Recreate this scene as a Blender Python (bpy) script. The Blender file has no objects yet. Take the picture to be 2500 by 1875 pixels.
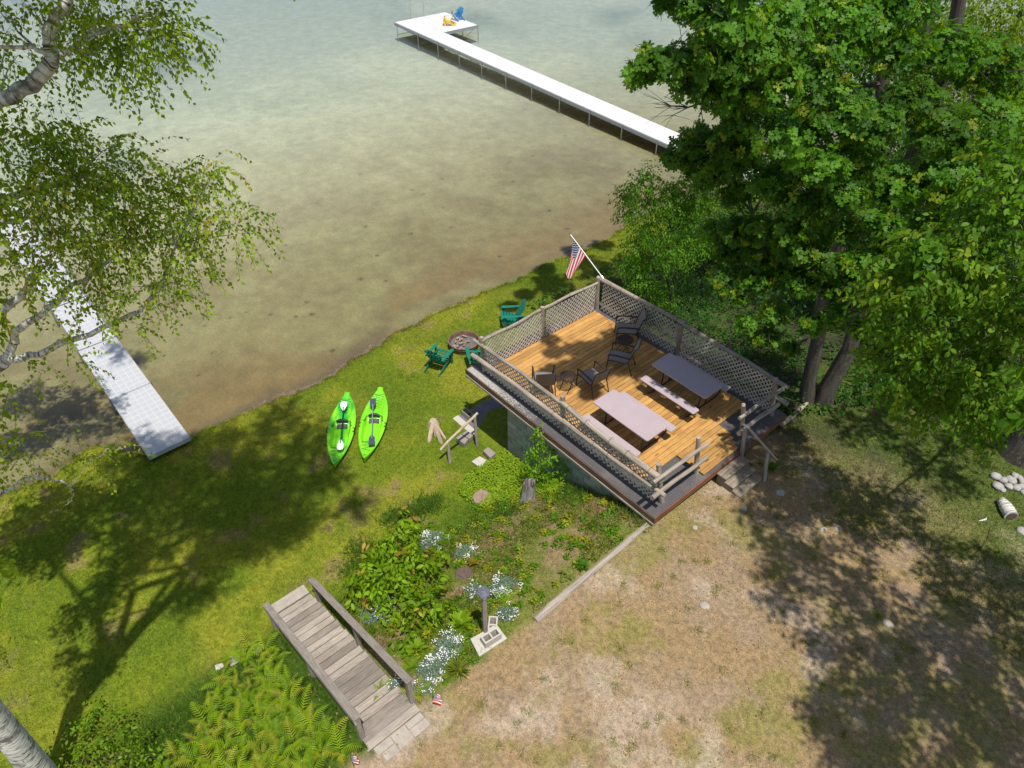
import bpy, bmesh, math, random
import numpy as np
from mathutils import Vector, Matrix
random.seed(7); RNG = np.random.default_rng(7)
R = math.radians
scene = bpy.context.scene
col = scene.collection

# ------------------------------------------------------------------ camera, world, sun, exposure
CAM_Z = 13.15; PITCH = 41.2; F = 1779.0
cd = bpy.data.cameras.new('camera'); cam = bpy.data.objects.new('camera', cd); col.objects.link(cam)
cam.location = (0, 0, CAM_Z); cam.rotation_euler = (R(90-PITCH), 0, 0)
cd.sensor_width = 36; cd.sensor_fit = 'HORIZONTAL'; cd.lens = 36*F/2500; cd.clip_end = 4000; cd.clip_start = .05
scene.camera = cam
SUN_EL, SUN_AZ = 71.0, 158.5          # azimuth clockwise from +Y
world = bpy.data.worlds.new('World'); scene.world = world; world.use_nodes = True
nt = world.node_tree; nt.nodes.clear()
sky = nt.nodes.new('ShaderNodeTexSky'); sky.sky_type = 'NISHITA'; sky.sun_disc = False
sky.sun_elevation = R(SUN_EL); sky.sun_rotation = R(SUN_AZ); sky.air_density = 1.0; sky.dust_density = 1.5
bg = nt.nodes.new('ShaderNodeBackground'); bg.inputs['Strength'].default_value = .11
wo = nt.nodes.new('ShaderNodeOutputWorld')
nt.links.new(sky.outputs[0], bg.inputs[0]); nt.links.new(bg.outputs[0], wo.inputs[0])
sd = bpy.data.lights.new('sun', 'SUN'); sun = bpy.data.objects.new('sun', sd); col.objects.link(sun)
sd.energy = 4.6; sd.angle = R(.8); sd.color = (1, .95, .87)
sdir = Vector((math.sin(R(SUN_AZ))*math.cos(R(SUN_EL)), math.cos(R(SUN_AZ))*math.cos(R(SUN_EL)), math.sin(R(SUN_EL))))
sun.rotation_euler = sdir.to_track_quat('Z', 'Y').to_euler(); sun.location = (5, -5, 40)
scene.view_settings.view_transform = 'Standard'; scene.view_settings.look = 'None'
scene.view_settings.exposure = 0.12; scene.view_settings.gamma = 1; scene.view_settings.use_curve_mapping = False
scene.render.engine = 'CYCLES'
scene.cycles.max_bounces = 6; scene.cycles.transparent_max_bounces = 8
KS = (-sdir.x/sdir.z, -sdir.y/sdir.z)   # ground shift of a shadow per metre of height

# ------------------------------------------------------------------ survey helpers: photograph point -> place in the world
_p = R(PITCH); FW = np.array([0, math.cos(_p), -math.sin(_p)]); UPV = np.array([0, math.sin(_p), math.cos(_p)])
def ray(px, py):
    return FW+np.array([1., 0, 0])*(px-1250)/F-UPV*(py-937.5)/F
def at(px, py, z):
    d = ray(px, py); return Vector(d*((z-CAM_Z)/d[2]))+Vector((0, 0, CAM_Z))
def aty(px, py, Y):
    d = ray(px, py); return Vector(d*(Y/d[1]))+Vector((0, 0, CAM_Z))
def proj(P):
    q = np.array([P[0], P[1], P[2]-CAM_Z]); dep = q@FW
    if dep < .3: return None
    return 1250+F*q[0]/dep, 937.5-F*(q@UPV)/dep, dep
ORG = Vector((2.582, 18.4675, 0)); ANG = R(-49.3)
UU = Vector((math.cos(ANG), math.sin(ANG), 0)); VV = Vector((math.sin(ANG), -math.cos(ANG), 0))
def W(u, v, z=0):                       # building frame -> world
    return ORG+UU*u+VV*v+Vector((0, 0, z))
def uv_of(P):
    d = Vector((P[0]-ORG.x, P[1]-ORG.y, 0)); return d.dot(UU), d.dot(VV)
def atv(px, py, v):                     # ray meets plane v = const of the building frame
    d = Vector(ray(px, py)); c = Vector((0, 0, CAM_Z)); t = (v-uv_of(c)[1])/d.dot(VV); return c+d*t
def atu(px, py, u):
    d = Vector(ray(px, py)); c = Vector((0, 0, CAM_Z)); t = (u-uv_of(c)[0])/d.dot(UU); return c+d*t
def zoomer(x0, y0, w, wide): return lambda x, y: (x0+x*w/wide, y0+y*w/wide)
z1 = zoomer(1050, 560, 900, 2018); z4 = zoomer(1400, 880, 550, 2172); r4 = zoomer(1700, 920, 300, 1778); f5 = zoomer(1500, 1080, 260, 2054)
c2 = zoomer(1200, 750, 300, 2074); c3 = zoomer(1440, 740, 260, 1961); zs = zoomer(600, 1350, 550, 1738); z6 = zoomer(750, 900, 500, 2212)
k6 = zoomer(780, 940, 180, 1493); z2 = zoomer(850, 1150, 500, 1843); fpz = zoomer(1000, 720, 250, 1975); q2 = zoomer(800, 1600, 260, 1569); fl = zoomer(1360, 560, 180, 1493)

# ------------------------------------------------------------------ numpy noise
_T = RNG.random((256, 256))
def vnoise(x, y):
    x = np.asarray(x, float); y = np.asarray(y, float)
    xi = np.floor(x).astype(int); yi = np.floor(y).astype(int); fx = x-xi; fy = y-yi
    fx = fx*fx*(3-2*fx); fy = fy*fy*(3-2*fy)
    a = _T[xi % 256, yi % 256]; b = _T[(xi+1) % 256, yi % 256]; c = _T[xi % 256, (yi+1) % 256]; d = _T[(xi+1) % 256, (yi+1) % 256]
    return (a*(1-fx)+b*fx)*(1-fy)+(c*(1-fx)+d*fx)*fy
def fbm(x, y, n=4, s=0):
    r = 0; a = .5; t = 0
    for k in range(n):
        r = r+a*vnoise(x*2**k+17.3*k+s, y*2**k+5.1*k+s*1.7); t += a; a *= .5
    return r/t
def sst(a, b, x):
    t = np.clip((x-a)/(b-a), 0, 1); return t*t*(3-2*t)

# ------------------------------------------------------------------ object helpers
def tag(o, label=None, cat=None, group=None, kind=None):
    if label: o['label'] = label
    if cat: o['category'] = cat
    if group: o['group'] = group
    if kind: o['kind'] = kind
    return o
def thing(name, label, cat, loc=(0, 0, 0), rz=0, group=None):
    o = bpy.data.objects.new(name, None); o.empty_display_size = .1; col.objects.link(o)
    o.location = loc; o.rotation_euler = (0, 0, rz); return tag(o, label, cat, group)
def link(name, me, parent=None):
    o = bpy.data.objects.new(name, me); col.objects.link(o)
    if parent: o.parent = parent
    return o
def bthing(name, label, cat, group=None):   # origin at the deck's far corner, x = u, y = -v
    return thing(name, label, cat, ORG, ANG, group)
def B(u, v, z): return Vector((u, -v, z))
def toB(P):
    u, v = uv_of(P); return Vector((u, -v, P[2]))
def copy_tree(o, parent=None):
    c = o.copy(); col.objects.link(c); c.parent = parent
    for ch in list(o.children): copy_tree(ch, c)
    return c

class MB:
    def __init__(s): s.v = []; s.f = []; s.uv = []
    def quadbox(s, P, skip=()):
        # P: 8 corners, order (x0y0z0, x1y0z0, x1y1z0, x0y1z0, then the same at z1)
        b = len(s.v); s.v += [Vector(p) for p in P]
        F6 = [(0, 3, 2, 1), (4, 5, 6, 7), (0, 1, 5, 4), (1, 2, 6, 5), (2, 3, 7, 6), (3, 0, 4, 7)]
        ln = [(P[1]-P[0]).length, (P[3]-P[0]).length, (P[4]-P[0]).length]; L = ln.index(max(ln))
        ro = random.random()*7
        ax = [(P[1]-P[0]).normalized(), (P[3]-P[0]).normalized(), (P[4]-P[0]).normalized()]
        others = [k for k in range(3) if k != L]
        for f in F6:
            s.f.append([b+i for i in f])
            for i in f:
                d = P[i]-P[0]; s.uv.append(((d.dot(ax[others[0]])+d.dot(ax[others[1]]))+ro, d.dot(ax[L])+ro*3))
        return s
    def box(s, x0, x1, y0, y1, z0, z1, J=0):
        P = [Vector(p) for p in ((x0, y0, z0), (x1, y0, z0), (x1, y1, z0), (x0, y1, z0), (x0, y0, z1), (x1, y0, z1), (x1, y1, z1), (x0, y1, z1))]
        if J: P = [p+Vector([random.uniform(-J, J) for _ in range(3)]) for p in P]
        s.quadbox(P); return s
    def beam(s, a, b, w, h, up=(0, 0, 1)):
        a = Vector(a); b = Vector(b); d = (b-a).normalized(); u = Vector(up); sd_ = d.cross(u)
        if sd_.length < 1e-4: sd_ = d.cross(Vector((1, 0, 0)))
        sd_.normalize(); u2 = sd_.cross(d).normalized(); x = sd_*w/2; y = u2*h/2
        s.quadbox([a-x-y, b-x-y, b+x-y, a+x-y, a-x+y, b-x+y, b+x+y, a+x+y]); return s
    def tube(s, pts, rad, n=8, caps=True, wob=0):
        pts = [Vector(p) for p in pts]; m = len(pts)
        if not hasattr(rad, '__len__'): rad = [rad]*m
        b = len(s.v); t0 = (pts[1]-pts[0]).normalized()
        nrm = t0.cross(Vector((0, 0, 1)))
        if nrm.length < .05: nrm = t0.cross(Vector((1, 0, 0)))
        nrm.normalize(); L = 0; Ls = []
        for i in range(m):
            t = (pts[min(i+1, m-1)]-pts[max(i-1, 0)]).normalized()
            nrm = (nrm-t*nrm.dot(t)); nrm = nrm.normalized() if nrm.length > 1e-5 else t.orthogonal().normalized()
            bn = t.cross(nrm)
            if i: L += (pts[i]-pts[i-1]).length
            Ls.append(L)
            for k in range(n):
                a = 2*math.pi*k/n; rr = rad[i]*(1+(random.uniform(-wob, wob) if wob else 0))
                s.v.append(pts[i]+(nrm*math.cos(a)+bn*math.sin(a))*rr)
        ro = random.random()*5
        for i in range(m-1):
            for k in range(n):
                k2 = (k+1) % n
                s.f.append([b+i*n+k, b+i*n+k2, b+(i+1)*n+k2, b+(i+1)*n+k])
                c = 2*math.pi*max(rad)
                s.uv += [(k/n*c+ro, Ls[i]+ro), ((k+1)/n*c+ro, Ls[i]+ro), ((k+1)/n*c+ro, Ls[i+1]+ro), (k/n*c+ro, Ls[i+1]+ro)]
        if caps:
            s.f.append([b+k for k in range(n)][::-1]); s.uv += [(ro+.01*math.cos(k), ro+.01*math.sin(k)) for k in range(n)]
            s.f.append([b+(m-1)*n+k for k in range(n)]); s.uv += [(ro+.01*math.cos(k), ro+.01*math.sin(k)) for k in range(n)]
        return s
    def disc(s, c, r, z, h, n=24):
        b = len(s.v)
        for zz in (z, z+h):
            for k in range(n): s.v.append(Vector((c[0]+r*math.cos(2*math.pi*k/n), c[1]+r*math.sin(2*math.pi*k/n), zz)))
        s.f.append([b+k for k in range(n)][::-1]); s.f.append([b+n+k for k in range(n)])
        s.uv += [(0, 0)]*(2*n)
        for k in range(n):
            k2 = (k+1) % n; s.f.append([b+k, b+k2, b+n+k2, b+n+k]); s.uv += [(0, 0)]*4
        return s
    def poly(s, pts):
        b = len(s.v); s.v += [Vector(p) for p in pts]; s.f.append(list(range(b, b+len(pts)))); s.uv += [(p[0], p[1]) for p in pts]; return s
    def prism(s, pts, z0, z1):          # vertical prism over a polygon (ccw), z0<z1
        n = len(pts); b = len(s.v)
        for z in (z0, z1):
            for p in pts: s.v.append(Vector((p[0], p[1], z)))
        s.f.append([b+k for k in range(n)][::-1]); s.uv += [(p[0], p[1]) for p in pts][::-1]
        s.f.append([b+n+k for k in range(n)]); s.uv += [(p[0], p[1]) for p in pts]
        for k in range(n):
            k2 = (k+1) % n; s.f.append([b+k, b+k2, b+n+k2, b+n+k]); s.uv += [(0, 0), (.1, 0), (.1, .1), (0, .1)]
        return s
        return s
    def mesh(s, name, mt, smooth=False, bevel=0):
        me = bpy.data.meshes.new(name); me.from_pydata([tuple(v) for v in s.v], [], s.f)
        uvl = me.uv_layers.new(name='UVMap'); uvl.data.foreach_set('uv', [c for p in s.uv for c in p])
        if bevel:
            bm = bmesh.new(); bm.from_mesh(me)
            bmesh.ops.bevel(bm, geom=[e for e in bm.edges if e.calc_face_angle(0) > .6], offset=bevel, segments=1, affect='EDGES')
            bm.to_mesh(me); bm.free()
        if mt: me.materials.append(mt)
        if smooth:
            me.polygons.foreach_set('use_smooth', [True]*len(me.polygons))
            try: me.set_sharp_from_angle(angle=R(42))
            except Exception: pass
        return me
    def build(s, name, mt, parent=None, smooth=False, bevel=0): return link(name, s.mesh(name, mt, smooth, bevel), parent)

# ------------------------------------------------------------------ materials
class NT:
    def __init__(s, name):
        s.m = bpy.data.materials.new(name); s.m.use_nodes = True; s.t = s.m.node_tree; s.t.nodes.clear()
        s.out = s.n('ShaderNodeOutputMaterial')
    def n(s, typ, **k):
        x = s.t.nodes.new(typ)
        for a, b in k.items(): setattr(x, a, b)
        return x
    def l(s, a, b): s.t.links.new(a, b)
    def noise(s, vec, scale, detail=4, rough=.6, dist=0):
        x = s.n('ShaderNodeTexNoise'); x.inputs['Scale'].default_value = scale; x.inputs['Detail'].default_value = detail
        x.inputs['Roughness'].default_value = rough; x.inputs['Distortion'].default_value = dist
        if vec is not None: s.l(vec, x.inputs['Vector'])
        return x.outputs['Fac']
    def ramp(s, fac, stops):
        x = s.n('ShaderNodeValToRGB'); e = x.color_ramp.elements
        while len(e) > 1: e.remove(e[-1])
        e[0].position = stops[0][0]; e[0].color = (*stops[0][1], 1) if hasattr(stops[0][1], '__len__') else (stops[0][1],)*3+(1,)
        for p, c in stops[1:]:
            q = e.new(p); q.color = (*c, 1) if hasattr(c, '__len__') else (c, c, c, 1)
        s.l(fac, x.inputs['Fac']); return x.outputs['Color']
    def mix(s, a, b, fac, mode='MIX'):
        x = s.n('ShaderNodeMix', data_type='RGBA', blend_type=mode)
        for sock, v in ((x.inputs[6], a), (x.inputs[7], b)):
            if hasattr(v, 'links') or isinstance(v, bpy.types.NodeSocket): s.l(v, sock)
            else: sock.default_value = (*v, 1)
        if isinstance(fac, (int, float)): x.inputs[0].default_value = fac
        else: s.l(fac, x.inputs[0])
        return x.outputs[2]
    def math(s, op, a, b=None, c=None):
        x = s.n('ShaderNodeMath', operation=op)
        for i, v in enumerate((a, b, c)):
            if v is None: continue
            if isinstance(v, (int, float)): x.inputs[i].default_value = v
            else: s.l(v, x.inputs[i])
        return x.outputs[0]
    def bump(s, h, strength=.3, dist=.02):
        x = s.n('ShaderNodeBump'); x.inputs['Strength'].default_value = strength; x.inputs['Distance'].default_value = dist
        s.l(h, x.inputs['Height']); return x.outputs[0]
    def prin(s, color, rough=.7, normal=None, spec=.4, metal=0):
        p = s.n('ShaderNodeBsdfPrincipled')
        if isinstance(color, bpy.types.NodeSocket): s.l(color, p.inputs['Base Color'])
        else: p.inputs['Base Color'].default_value = (*color, 1)
        if isinstance(rough, (int, float)): p.inputs['Roughness'].default_value = rough
        else: s.l(rough, p.inputs['Roughness'])
        p.inputs['Specular IOR Level'].default_value = spec; p.inputs['Metallic'].default_value = metal
        if normal is not None: s.l(normal, p.inputs['Normal'])
        return p
    def done(s, shader): s.l(shader, s.out.inputs['Surface']); return s.m
    def co(s, kind='Object', scale=None):
        c = s.n('ShaderNodeTexCoord').outputs[kind]
        if scale:
            mp = s.n('ShaderNodeMapping'); mp.inputs['Scale'].default_value = scale; s.l(c, mp.inputs['Vector']); c = mp.outputs[0]
        return c
    def orand(s): return s.n('ShaderNodeObjectInfo').outputs['Random']

def plain(name, c, rough=.6, var=.15, scale=8, bump=.1, metal=0, spec=.4, world=False):
    m = NT(name); vec = m.co('Object'); f = m.noise(vec, scale, 5)
    cc = m.ramp(f, [(.25, tuple(x*(1-var) for x in c)), (.75, tuple(min(1, x*(1+var)) for x in c))])
    return m.done(m.prin(cc, rough, m.bump(f, bump, .01), spec, metal).outputs[0])
def wood(name, dark, light, rough=.75, sx=30, sy=1.6, knots=False, objvar=.25, bump=.35, lichen=None):
    m = NT(name); vec = m.co('UV', (sx, sy, 1)); r = m.orand()
    off = m.n('ShaderNodeVectorMath', operation='ADD'); cmb = m.n('ShaderNodeCombineXYZ'); m.l(m.math('MULTIPLY', r, 37), cmb.inputs[0]); m.l(m.math('MULTIPLY', r, 91), cmb.inputs[1])
    m.l(vec, off.inputs[0]); m.l(cmb.outputs[0], off.inputs[1]); vec = off.outputs[0]
    g = m.noise(vec, 1, 6, .65, .4); cc = m.ramp(g, [(.3, dark), (.62, light)])
    big = m.noise(m.co('Object'), 1.7, 3); cc = m.mix(cc, tuple(x*.6 for x in dark), m.ramp(big, [(.5, 0), (.85, .6)]))
    hs = m.n('ShaderNodeHueSaturation'); m.l(cc, hs.inputs['Color']); m.l(m.math('MULTIPLY_ADD', r, objvar*2, 1-objvar), hs.inputs['Value'])
    cc = hs.outputs[0]
    if knots:
        vo = m.n('ShaderNodeTexVoronoi'); vo.inputs['Scale'].default_value = 1; vm = m.co('UV', (6, 1.3, 1)); o2 = m.n('ShaderNodeVectorMath', operation='ADD'); m.l(vm, o2.inputs[0]); m.l(cmb.outputs[0], o2.inputs[1]); m.l(o2.outputs[0], vo.inputs['Vector'])
        cc = m.mix(cc, (.09, .04, .015), m.ramp(vo.outputs['Distance'], [(.0, .9), (.09, .7), (.14, 0)]))
    if lichen:
        ln = m.noise(m.co('Object'), 14, 5); cc = m.mix(cc, lichen, m.ramp(ln, [(.58, 0), (.66, .8)]))
    cr = m.noise(m.co('UV', (sx*2, sy*.7, 1)), 1, 3); cc = m.mix(cc, tuple(x*.35 for x in dark), m.ramp(cr, [(.62, 0), (.70, .75)]))
    return m.done(m.prin(cc, rough, m.bump(g, bump, .01), .3).outputs[0])

M = {}
M['deck'] = wood('new_pine_deck', (.30, .145, .038), (.56, .32, .105), .6, 60, 2.2, True, .24, .2)
M['log'] = wood('weathered_log', (.17, .135, .105), (.40, .345, .285), .85, 26, 1.5, False, .12, .7, (.30, .30, .25))
M['greywood'] = wood('grey_timber', (.19, .16, .135), (.37, .32, .27), .85, 70, 3, False, .2, .4)
M['tread'] = wood('grey_tread', (.17, .145, .12), (.36, .31, .265), .85, 70, 3, False, .34, .4)
M['lattice'] = wood('grey_lattice', (.36, .325, .28), (.56, .51, .44), .85, 60, 3, False, .15, .2)
M['stepwood'] = wood('brown_step', (.17, .135, .10), (.33, .27, .205), .8, 30, 1.5, False, .12, .4)
M['fascia'] = wood('red_cedar_fascia', (.13, .052, .03), (.27, .115, .065), .75, 24, 1.2, False, .1, .3)
M['fasciadark'] = wood('dark_fascia', (.06, .04, .03), (.17, .095, .06), .85, 14, 1.5, False, .1, .6)
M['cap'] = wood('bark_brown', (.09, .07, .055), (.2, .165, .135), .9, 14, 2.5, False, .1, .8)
M['oakbark'] = wood('oak_bark', (.032, .027, .022), (.105, .09, .075), .95, 9, 1.6, False, .1, 1.0, (.16, .17, .13))
M['twig'] = plain('twig_brown', (.07, .05, .035), .9)
M['metal_dark'] = plain('dark_bronze_metal', (.045, .035, .032), .45, .2, 30, .05, .3)
M['wire'] = plain('black_cable', (.012, .012, .012), .6)
M['green_paint'] = plain('green_resin', (.006, .17, .115), .45, .15, 6, .03)
M['yellow_paint'] = plain('yellow_resin', (.72, .47, .06), .5, .1, 6, .03)
M['blue_paint'] = plain('blue_resin', (.005, .27, .62), .5, .1, 6, .03)
M['table'] = plain('mauve_grey_resin', (.40, .325, .345), .55, .06, 3, .03)
M['kayakseat'] = plain('kayak_seat_fabric', (.10, .085, .08), .8)
M['black'] = plain('black_plastic', (.014, .015, .02), .5)
M['whiteblade'] = plain('white_paddle', (.8, .8, .78), .5, .05)
M['greyblade'] = plain('slate_paddle', (.06, .065, .11), .5, .1)
M['alu'] = plain('aluminium', (.55, .57, .58), .35, .1, 20, .02, .7)
M['blackshaft'] = plain('dark_shaft', (.008, .035, .02), .5)
M['dockwhite'] = plain('white_dock_panel', (.60, .595, .58), .6, .06, 3, .05)
M['dockgrey'] = plain('perforated_dock_tile', (.43, .435, .45), .6, .18, 70, .3)
M['dockline'] = plain('dock_panel_rib', (.53, .535, .545), .6, .08, 20, .1)
M['dockframe'] = plain('galvanised_frame', (.33, .34, .36), .45, .15, 20, .05, .6)
M['concrete'] = plain('pale_concrete', (.46, .43, .375), .9, .12, 14, .4)
M['darkcon'] = plain('step_block_concrete', (.27, .235, .205), .9, .18, 14, .4)
M['patio'] = plain('patio_concrete', (.15, .14, .15), .9, .3, 3, .3)
M['paver'] = plain('stone_paver', (.36, .32, .27), .9, .2, 5, .3)
M['stone'] = plain('white_stone', (.36, .345, .325), .85, .25, 9, .6)
M['ash'] = plain('ash', (.14, .125, .12), .95, .5, 25, 1)
M['rust'] = plain('rusty_steel', (.17, .10, .07), .8, .5, 9, .3)
M['charlog'] = plain('split_firewood', (.34, .24, .16), .9, .6, 12, .6)
M['stumptop'] = plain('stump_cut_face', (.27, .19, .145), .9, .35, 9, .6)
M['stumpdark'] = plain('dark_stump_cut', (.11, .075, .06), .9, .35, 14, .6)
M['rootwood'] = wood('pale_root', (.24, .17, .11), (.52, .43, .31), .85, 18, 3, False, .1, .6)
M['lampmetal'] = plain('lamp_painted_metal', (.17, .17, .22), .45, .2, 14, .05, .3)
M['frost'] = plain('lamp_glass', (.6, .62, .66), .2)
M['lakeweed'] = plain('reed_stubble', (.33, .27, .19), .9)

def mk_asphalt():
    m = NT('roofing_felt'); v = m.co('Object'); f = m.noise(v, 60, 4, .7); g = m.noise(v, 1.3, 5, .6)
    c = m.ramp(f, [(.3, (.055, .052, .056)), (.7, (.135, .125, .125))])
    c = m.mix(c, (.17, .15, .14), m.ramp(g, [(.5, 0), (.68, .6)]))
    # pale lichen crust along the far left part of the outer ledge (local x < 2.2, y < -4.5)
    sp = m.n('ShaderNodeSeparateXYZ'); m.l(v, sp.inputs[0])
    a = m.math('LESS_THAN', sp.outputs[1], -4.47); b = m.ramp(sp.outputs[0], [(0, 1), (.55, .9), (1, 0)])
    x = m.n('ShaderNodeMapRange'); x.inputs[1].default_value = .3; x.inputs[2].default_value = 2.6; x.inputs[3].default_value = .62; x.inputs[4].default_value = .05; m.l(sp.outputs[0], x.inputs[0])
    l = m.noise(v, 38, 5, .75); l2 = m.math('GREATER_THAN', m.math('ADD', l, m.math('MULTIPLY', x.outputs[0], .25)), .60)
    c = m.mix(c, (.40, .38, .34), m.math('MULTIPLY', l2, m.math('MULTIPLY', a, m.math('GREATER_THAN', x.outputs[0], .12))))
    return m.done(m.prin(c, .9, m.bump(f, .4, .01), .25).outputs[0])
M['asphalt'] = mk_asphalt()
def mk_block():
    m = NT('painted_block'); v = m.co('Object'); r = m.orand(); f = m.noise(v, 3, 5); g = m.noise(v, 50, 3)
    c = m.ramp(r, [(0, (.20, .235, .20)), (.5, (.34, .38, .33)), (.75, (.30, .285, .24)), (1, (.42, .41, .35))])
    c = m.mix(c, (.10, .10, .085), m.ramp(f, [(.5, 0), (.75, .7)]))
    return m.done(m.prin(c, .9, m.bump(g, .4, .01), .25).outputs[0])
M['block'] = mk_block()
M['mortar'] = plain('mortar', (.13, .14, .12), .95)
M['snag'] = wood('old_birch_snag', (.06, .05, .045), (.42, .39, .36), .9, 12, 2.2, False, .1, 1.0)
def mk_birch(dark=.5):
    m = NT('birch_bark'); v = m.co('UV', (3.2, 26, 1)); f = m.noise(v, 1, 4, .6, .6)
    c = m.ramp(f, [(.36, (.10, .08, .07)), (.46, (.55, .52, .48)), (.6, (.74, .72, .68))])
    b = m.noise(m.co('Object'), 2.6, 4); c = m.mix(c, (.085, .075, .068), m.ramp(b, [(.54, 0), (.64, .85)]))
    c = m.mix(c, (.16, .13, .11), m.ramp(m.noise(m.co('UV', (14, 4, 1)), 1, 3), [(.6, 0), (.7, .7)]))
    return m.done(m.prin(c, .75, m.bump(f, .6, .02), .3).outputs[0])
M['birch'] = mk_birch()
def mk_sling():
    m = NT('sling_fabric'); v = m.co('Object'); f = m.noise(v, 120, 2)
    c = m.ramp(f, [(.3, (.26, .25, .23)), (.7, (.36, .345, .32))])
    p = m.prin(c, .7, None, .25); tr = m.n('ShaderNodeBsdfTranslucent'); tr.inputs[0].default_value = (.34, .22, .12, 1)
    mx = m.n('ShaderNodeMixShader'); mx.inputs[0].default_value = .35; m.l(p.outputs[0], mx.inputs[1]); m.l(tr.outputs[0], mx.inputs[2])
    return m.done(mx.outputs[0])
M['sling'] = mk_sling()
def mk_leaf(name, trans=.42, rough=.5, spec=.22):
    m = NT(name); a = m.n('ShaderNodeAttribute'); a.attribute_name = 'tint'
    p = m.prin(a.outputs['Color'], rough, None, spec)
    tr = m.n('ShaderNodeBsdfTranslucent'); hs = m.n('ShaderNodeHueSaturation'); m.l(a.outputs['Color'], hs.inputs['Color'])
    hs.inputs['Hue'].default_value = .485; hs.inputs['Saturation'].default_value = 1.1; hs.inputs['Value'].default_value = 1.7; m.l(hs.outputs[0], tr.inputs[0])
    mx = m.n('ShaderNodeMixShader'); mx.inputs[0].default_value = trans; m.l(p.outputs[0], mx.inputs[1]); m.l(tr.outputs[0], mx.inputs[2])
    return m.done(mx.outputs[0])
M['leaf'] = mk_leaf('leaf', .43); M['grass'] = mk_leaf('grass_blade', .3, .6, .2)
M['petal'] = mk_leaf('petal', .2, .6, .2)
def mk_kayak(lo, nm):
    m = NT(nm); f = m.noise(m.co('Object', (.55, 1.6, 1)), 1.8, 2)
    c = m.ramp(f, [(.38, lo), (.52, (.19, .62, .012)), (.7, (.24, .68, .02))])
    return m.done(m.prin(c, .35, None, .5).outputs[0])
M['kayak'] = mk_kayak((.02, .40, .04), 'mottled_kayak_plastic'); M['kayak_lime'] = mk_kayak((.17, .60, .015), 'lime_kayak_plastic')

def mk_flag():
    m = NT('stars_and_stripes'); uv = m.co('UV'); sp = m.n('ShaderNodeSeparateXYZ'); m.l(uv, sp.inputs[0])
    s, t = sp.outputs[0], sp.outputs[1]           # s across the 13 stripes 0..1, t along the fly 0..1
    st = m.math('GREATER_THAN', m.math('FRACT', m.math('MULTIPLY', s, 6.5)), .5)
    c = m.mix((.70, .008, .03), (.85, .83, .83), st)
    can = m.math('MULTIPLY', m.math('LESS_THAN', s, .5385), m.math('LESS_THAN', t, .40))
    # stars: staggered grid of dots
    sx = m.math('MULTIPLY', t, 5.5/.40); sy = m.math('MULTIPLY', s, 4.5/.5385)
    def dots(ox, oy):
        fx = m.math('SUBTRACT', m.math('FRACT', m.math('ADD', sx, ox)), .5); fy = m.math('SUBTRACT', m.math('FRACT', m.math('ADD', sy, oy)), .5)
        return m.math('LESS_THAN', m.math('ADD', m.math('MULTIPLY', fx, fx), m.math('MULTIPLY', fy, fy)), .05)
    d = m.math('MAXIMUM', dots(0, 0), dots(.5, .5))
    c = m.mix(c, m.mix((.012, .03, .13), (.75, .75, .78), d), can)
    p = m.prin(c, .7, None, .2); tr = m.n('ShaderNodeBsdfTranslucent'); m.l(c, tr.inputs[0])
    mx = m.n('ShaderNodeMixShader'); mx.inputs[0].default_value = .45; m.l(p.outputs[0], mx.inputs[1]); m.l(tr.outputs[0], mx.inputs[2])
    return m.done(mx.outputs[0])
M['flag'] = mk_flag()

# ------------------------------------------------------------------ terrain
SH_V = [-200, -24.6, -17, -13, -8.7, -7.1, -5, -3, -1, 1, 2.8, 4.8, 6.2, 8, 9.9, 11.2, 12.4, 13, 13.5, 14.1, 14.8, 15.6, 16.2, 22, 60, 300]
SH_U = [20, -.8, -5.3, -5.9, -6.3, -6.05, -6.0, -6.2, -6.24, -6.3, -6.4, -6.08, -5.86, -5.8, -6.1, -6.1, -6.15, -6.8, -7.6, -7.6, -7.25, -7.3, -7.25, -7.6, -9, -10]
WATER = -2.75
def shore(v): return np.interp(v, SH_V, SH_U)+.38*(fbm(np.asarray(v, float)*1.1, np.asarray(v, float)*0+3, 3)-.5)+.16*(vnoise(np.asarray(v, float)*5, np.asarray(v, float)*0+8)-.5)
def height(u, v):
    u = np.asarray(u, float); v = np.asarray(v, float)
    d = u-shore(v)
    terr = -.60+.27*np.exp(-((v-5.2)/2.2)**2)-.05*sst(10, 14, u)*0
    bank = -2.24+(terr+2.24)*sst(0, 1, np.clip((u-1.7)/4.75, 0, 1))*1.0
    lin = -2.24+(terr+2.24)*np.clip((u-1.7)/4.7, 0, 1)
    bank = .5*bank+.5*lin
    lawn = -2.62+(.38)*np.clip((u+6.0)/7.5, 0, 1)
    h = np.where(u < 1.7, lawn, bank)
    h = np.where(u > 6.4, terr, h)
    edge = WATER+.10*sst(-.05, .35, d)
    h = np.where(d < .6, np.minimum(h, edge+(h-WATER-.10)*sst(.2, .6, d)), h)
    bed = WATER-.015-.9*(1-np.exp(np.minimum(d, 0)/28.))-.10*sst(0, 3, -d)
    h = np.where(d < 0, bed, h)
    h = h-.16*sst(1.6, 1.75, u)*sst(6.38, 6.3, u)*sst(11.2, 11.3, v)*sst(12.32, 12.22, v)
    return h+np.where(d > .3, .035*(fbm(u*1.3, v*1.3, 3)-.5), .015*(fbm(u*2, v*2, 2)-.5)*np.where(d<0,1,0))
LAWN_G = np.array([.125, .175, .012]); LAWN_Y = np.array([.205, .22, .02]); LAWN_D = np.array([.065, .125, .012]); DRY = np.array([.30, .215, .115])
SAND = np.array([.275, .205, .13]); YG = np.array([.20, .185, .05])
def lerp(a, b, t): return a+(b-a)*np.asarray(t)[..., None]
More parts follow.
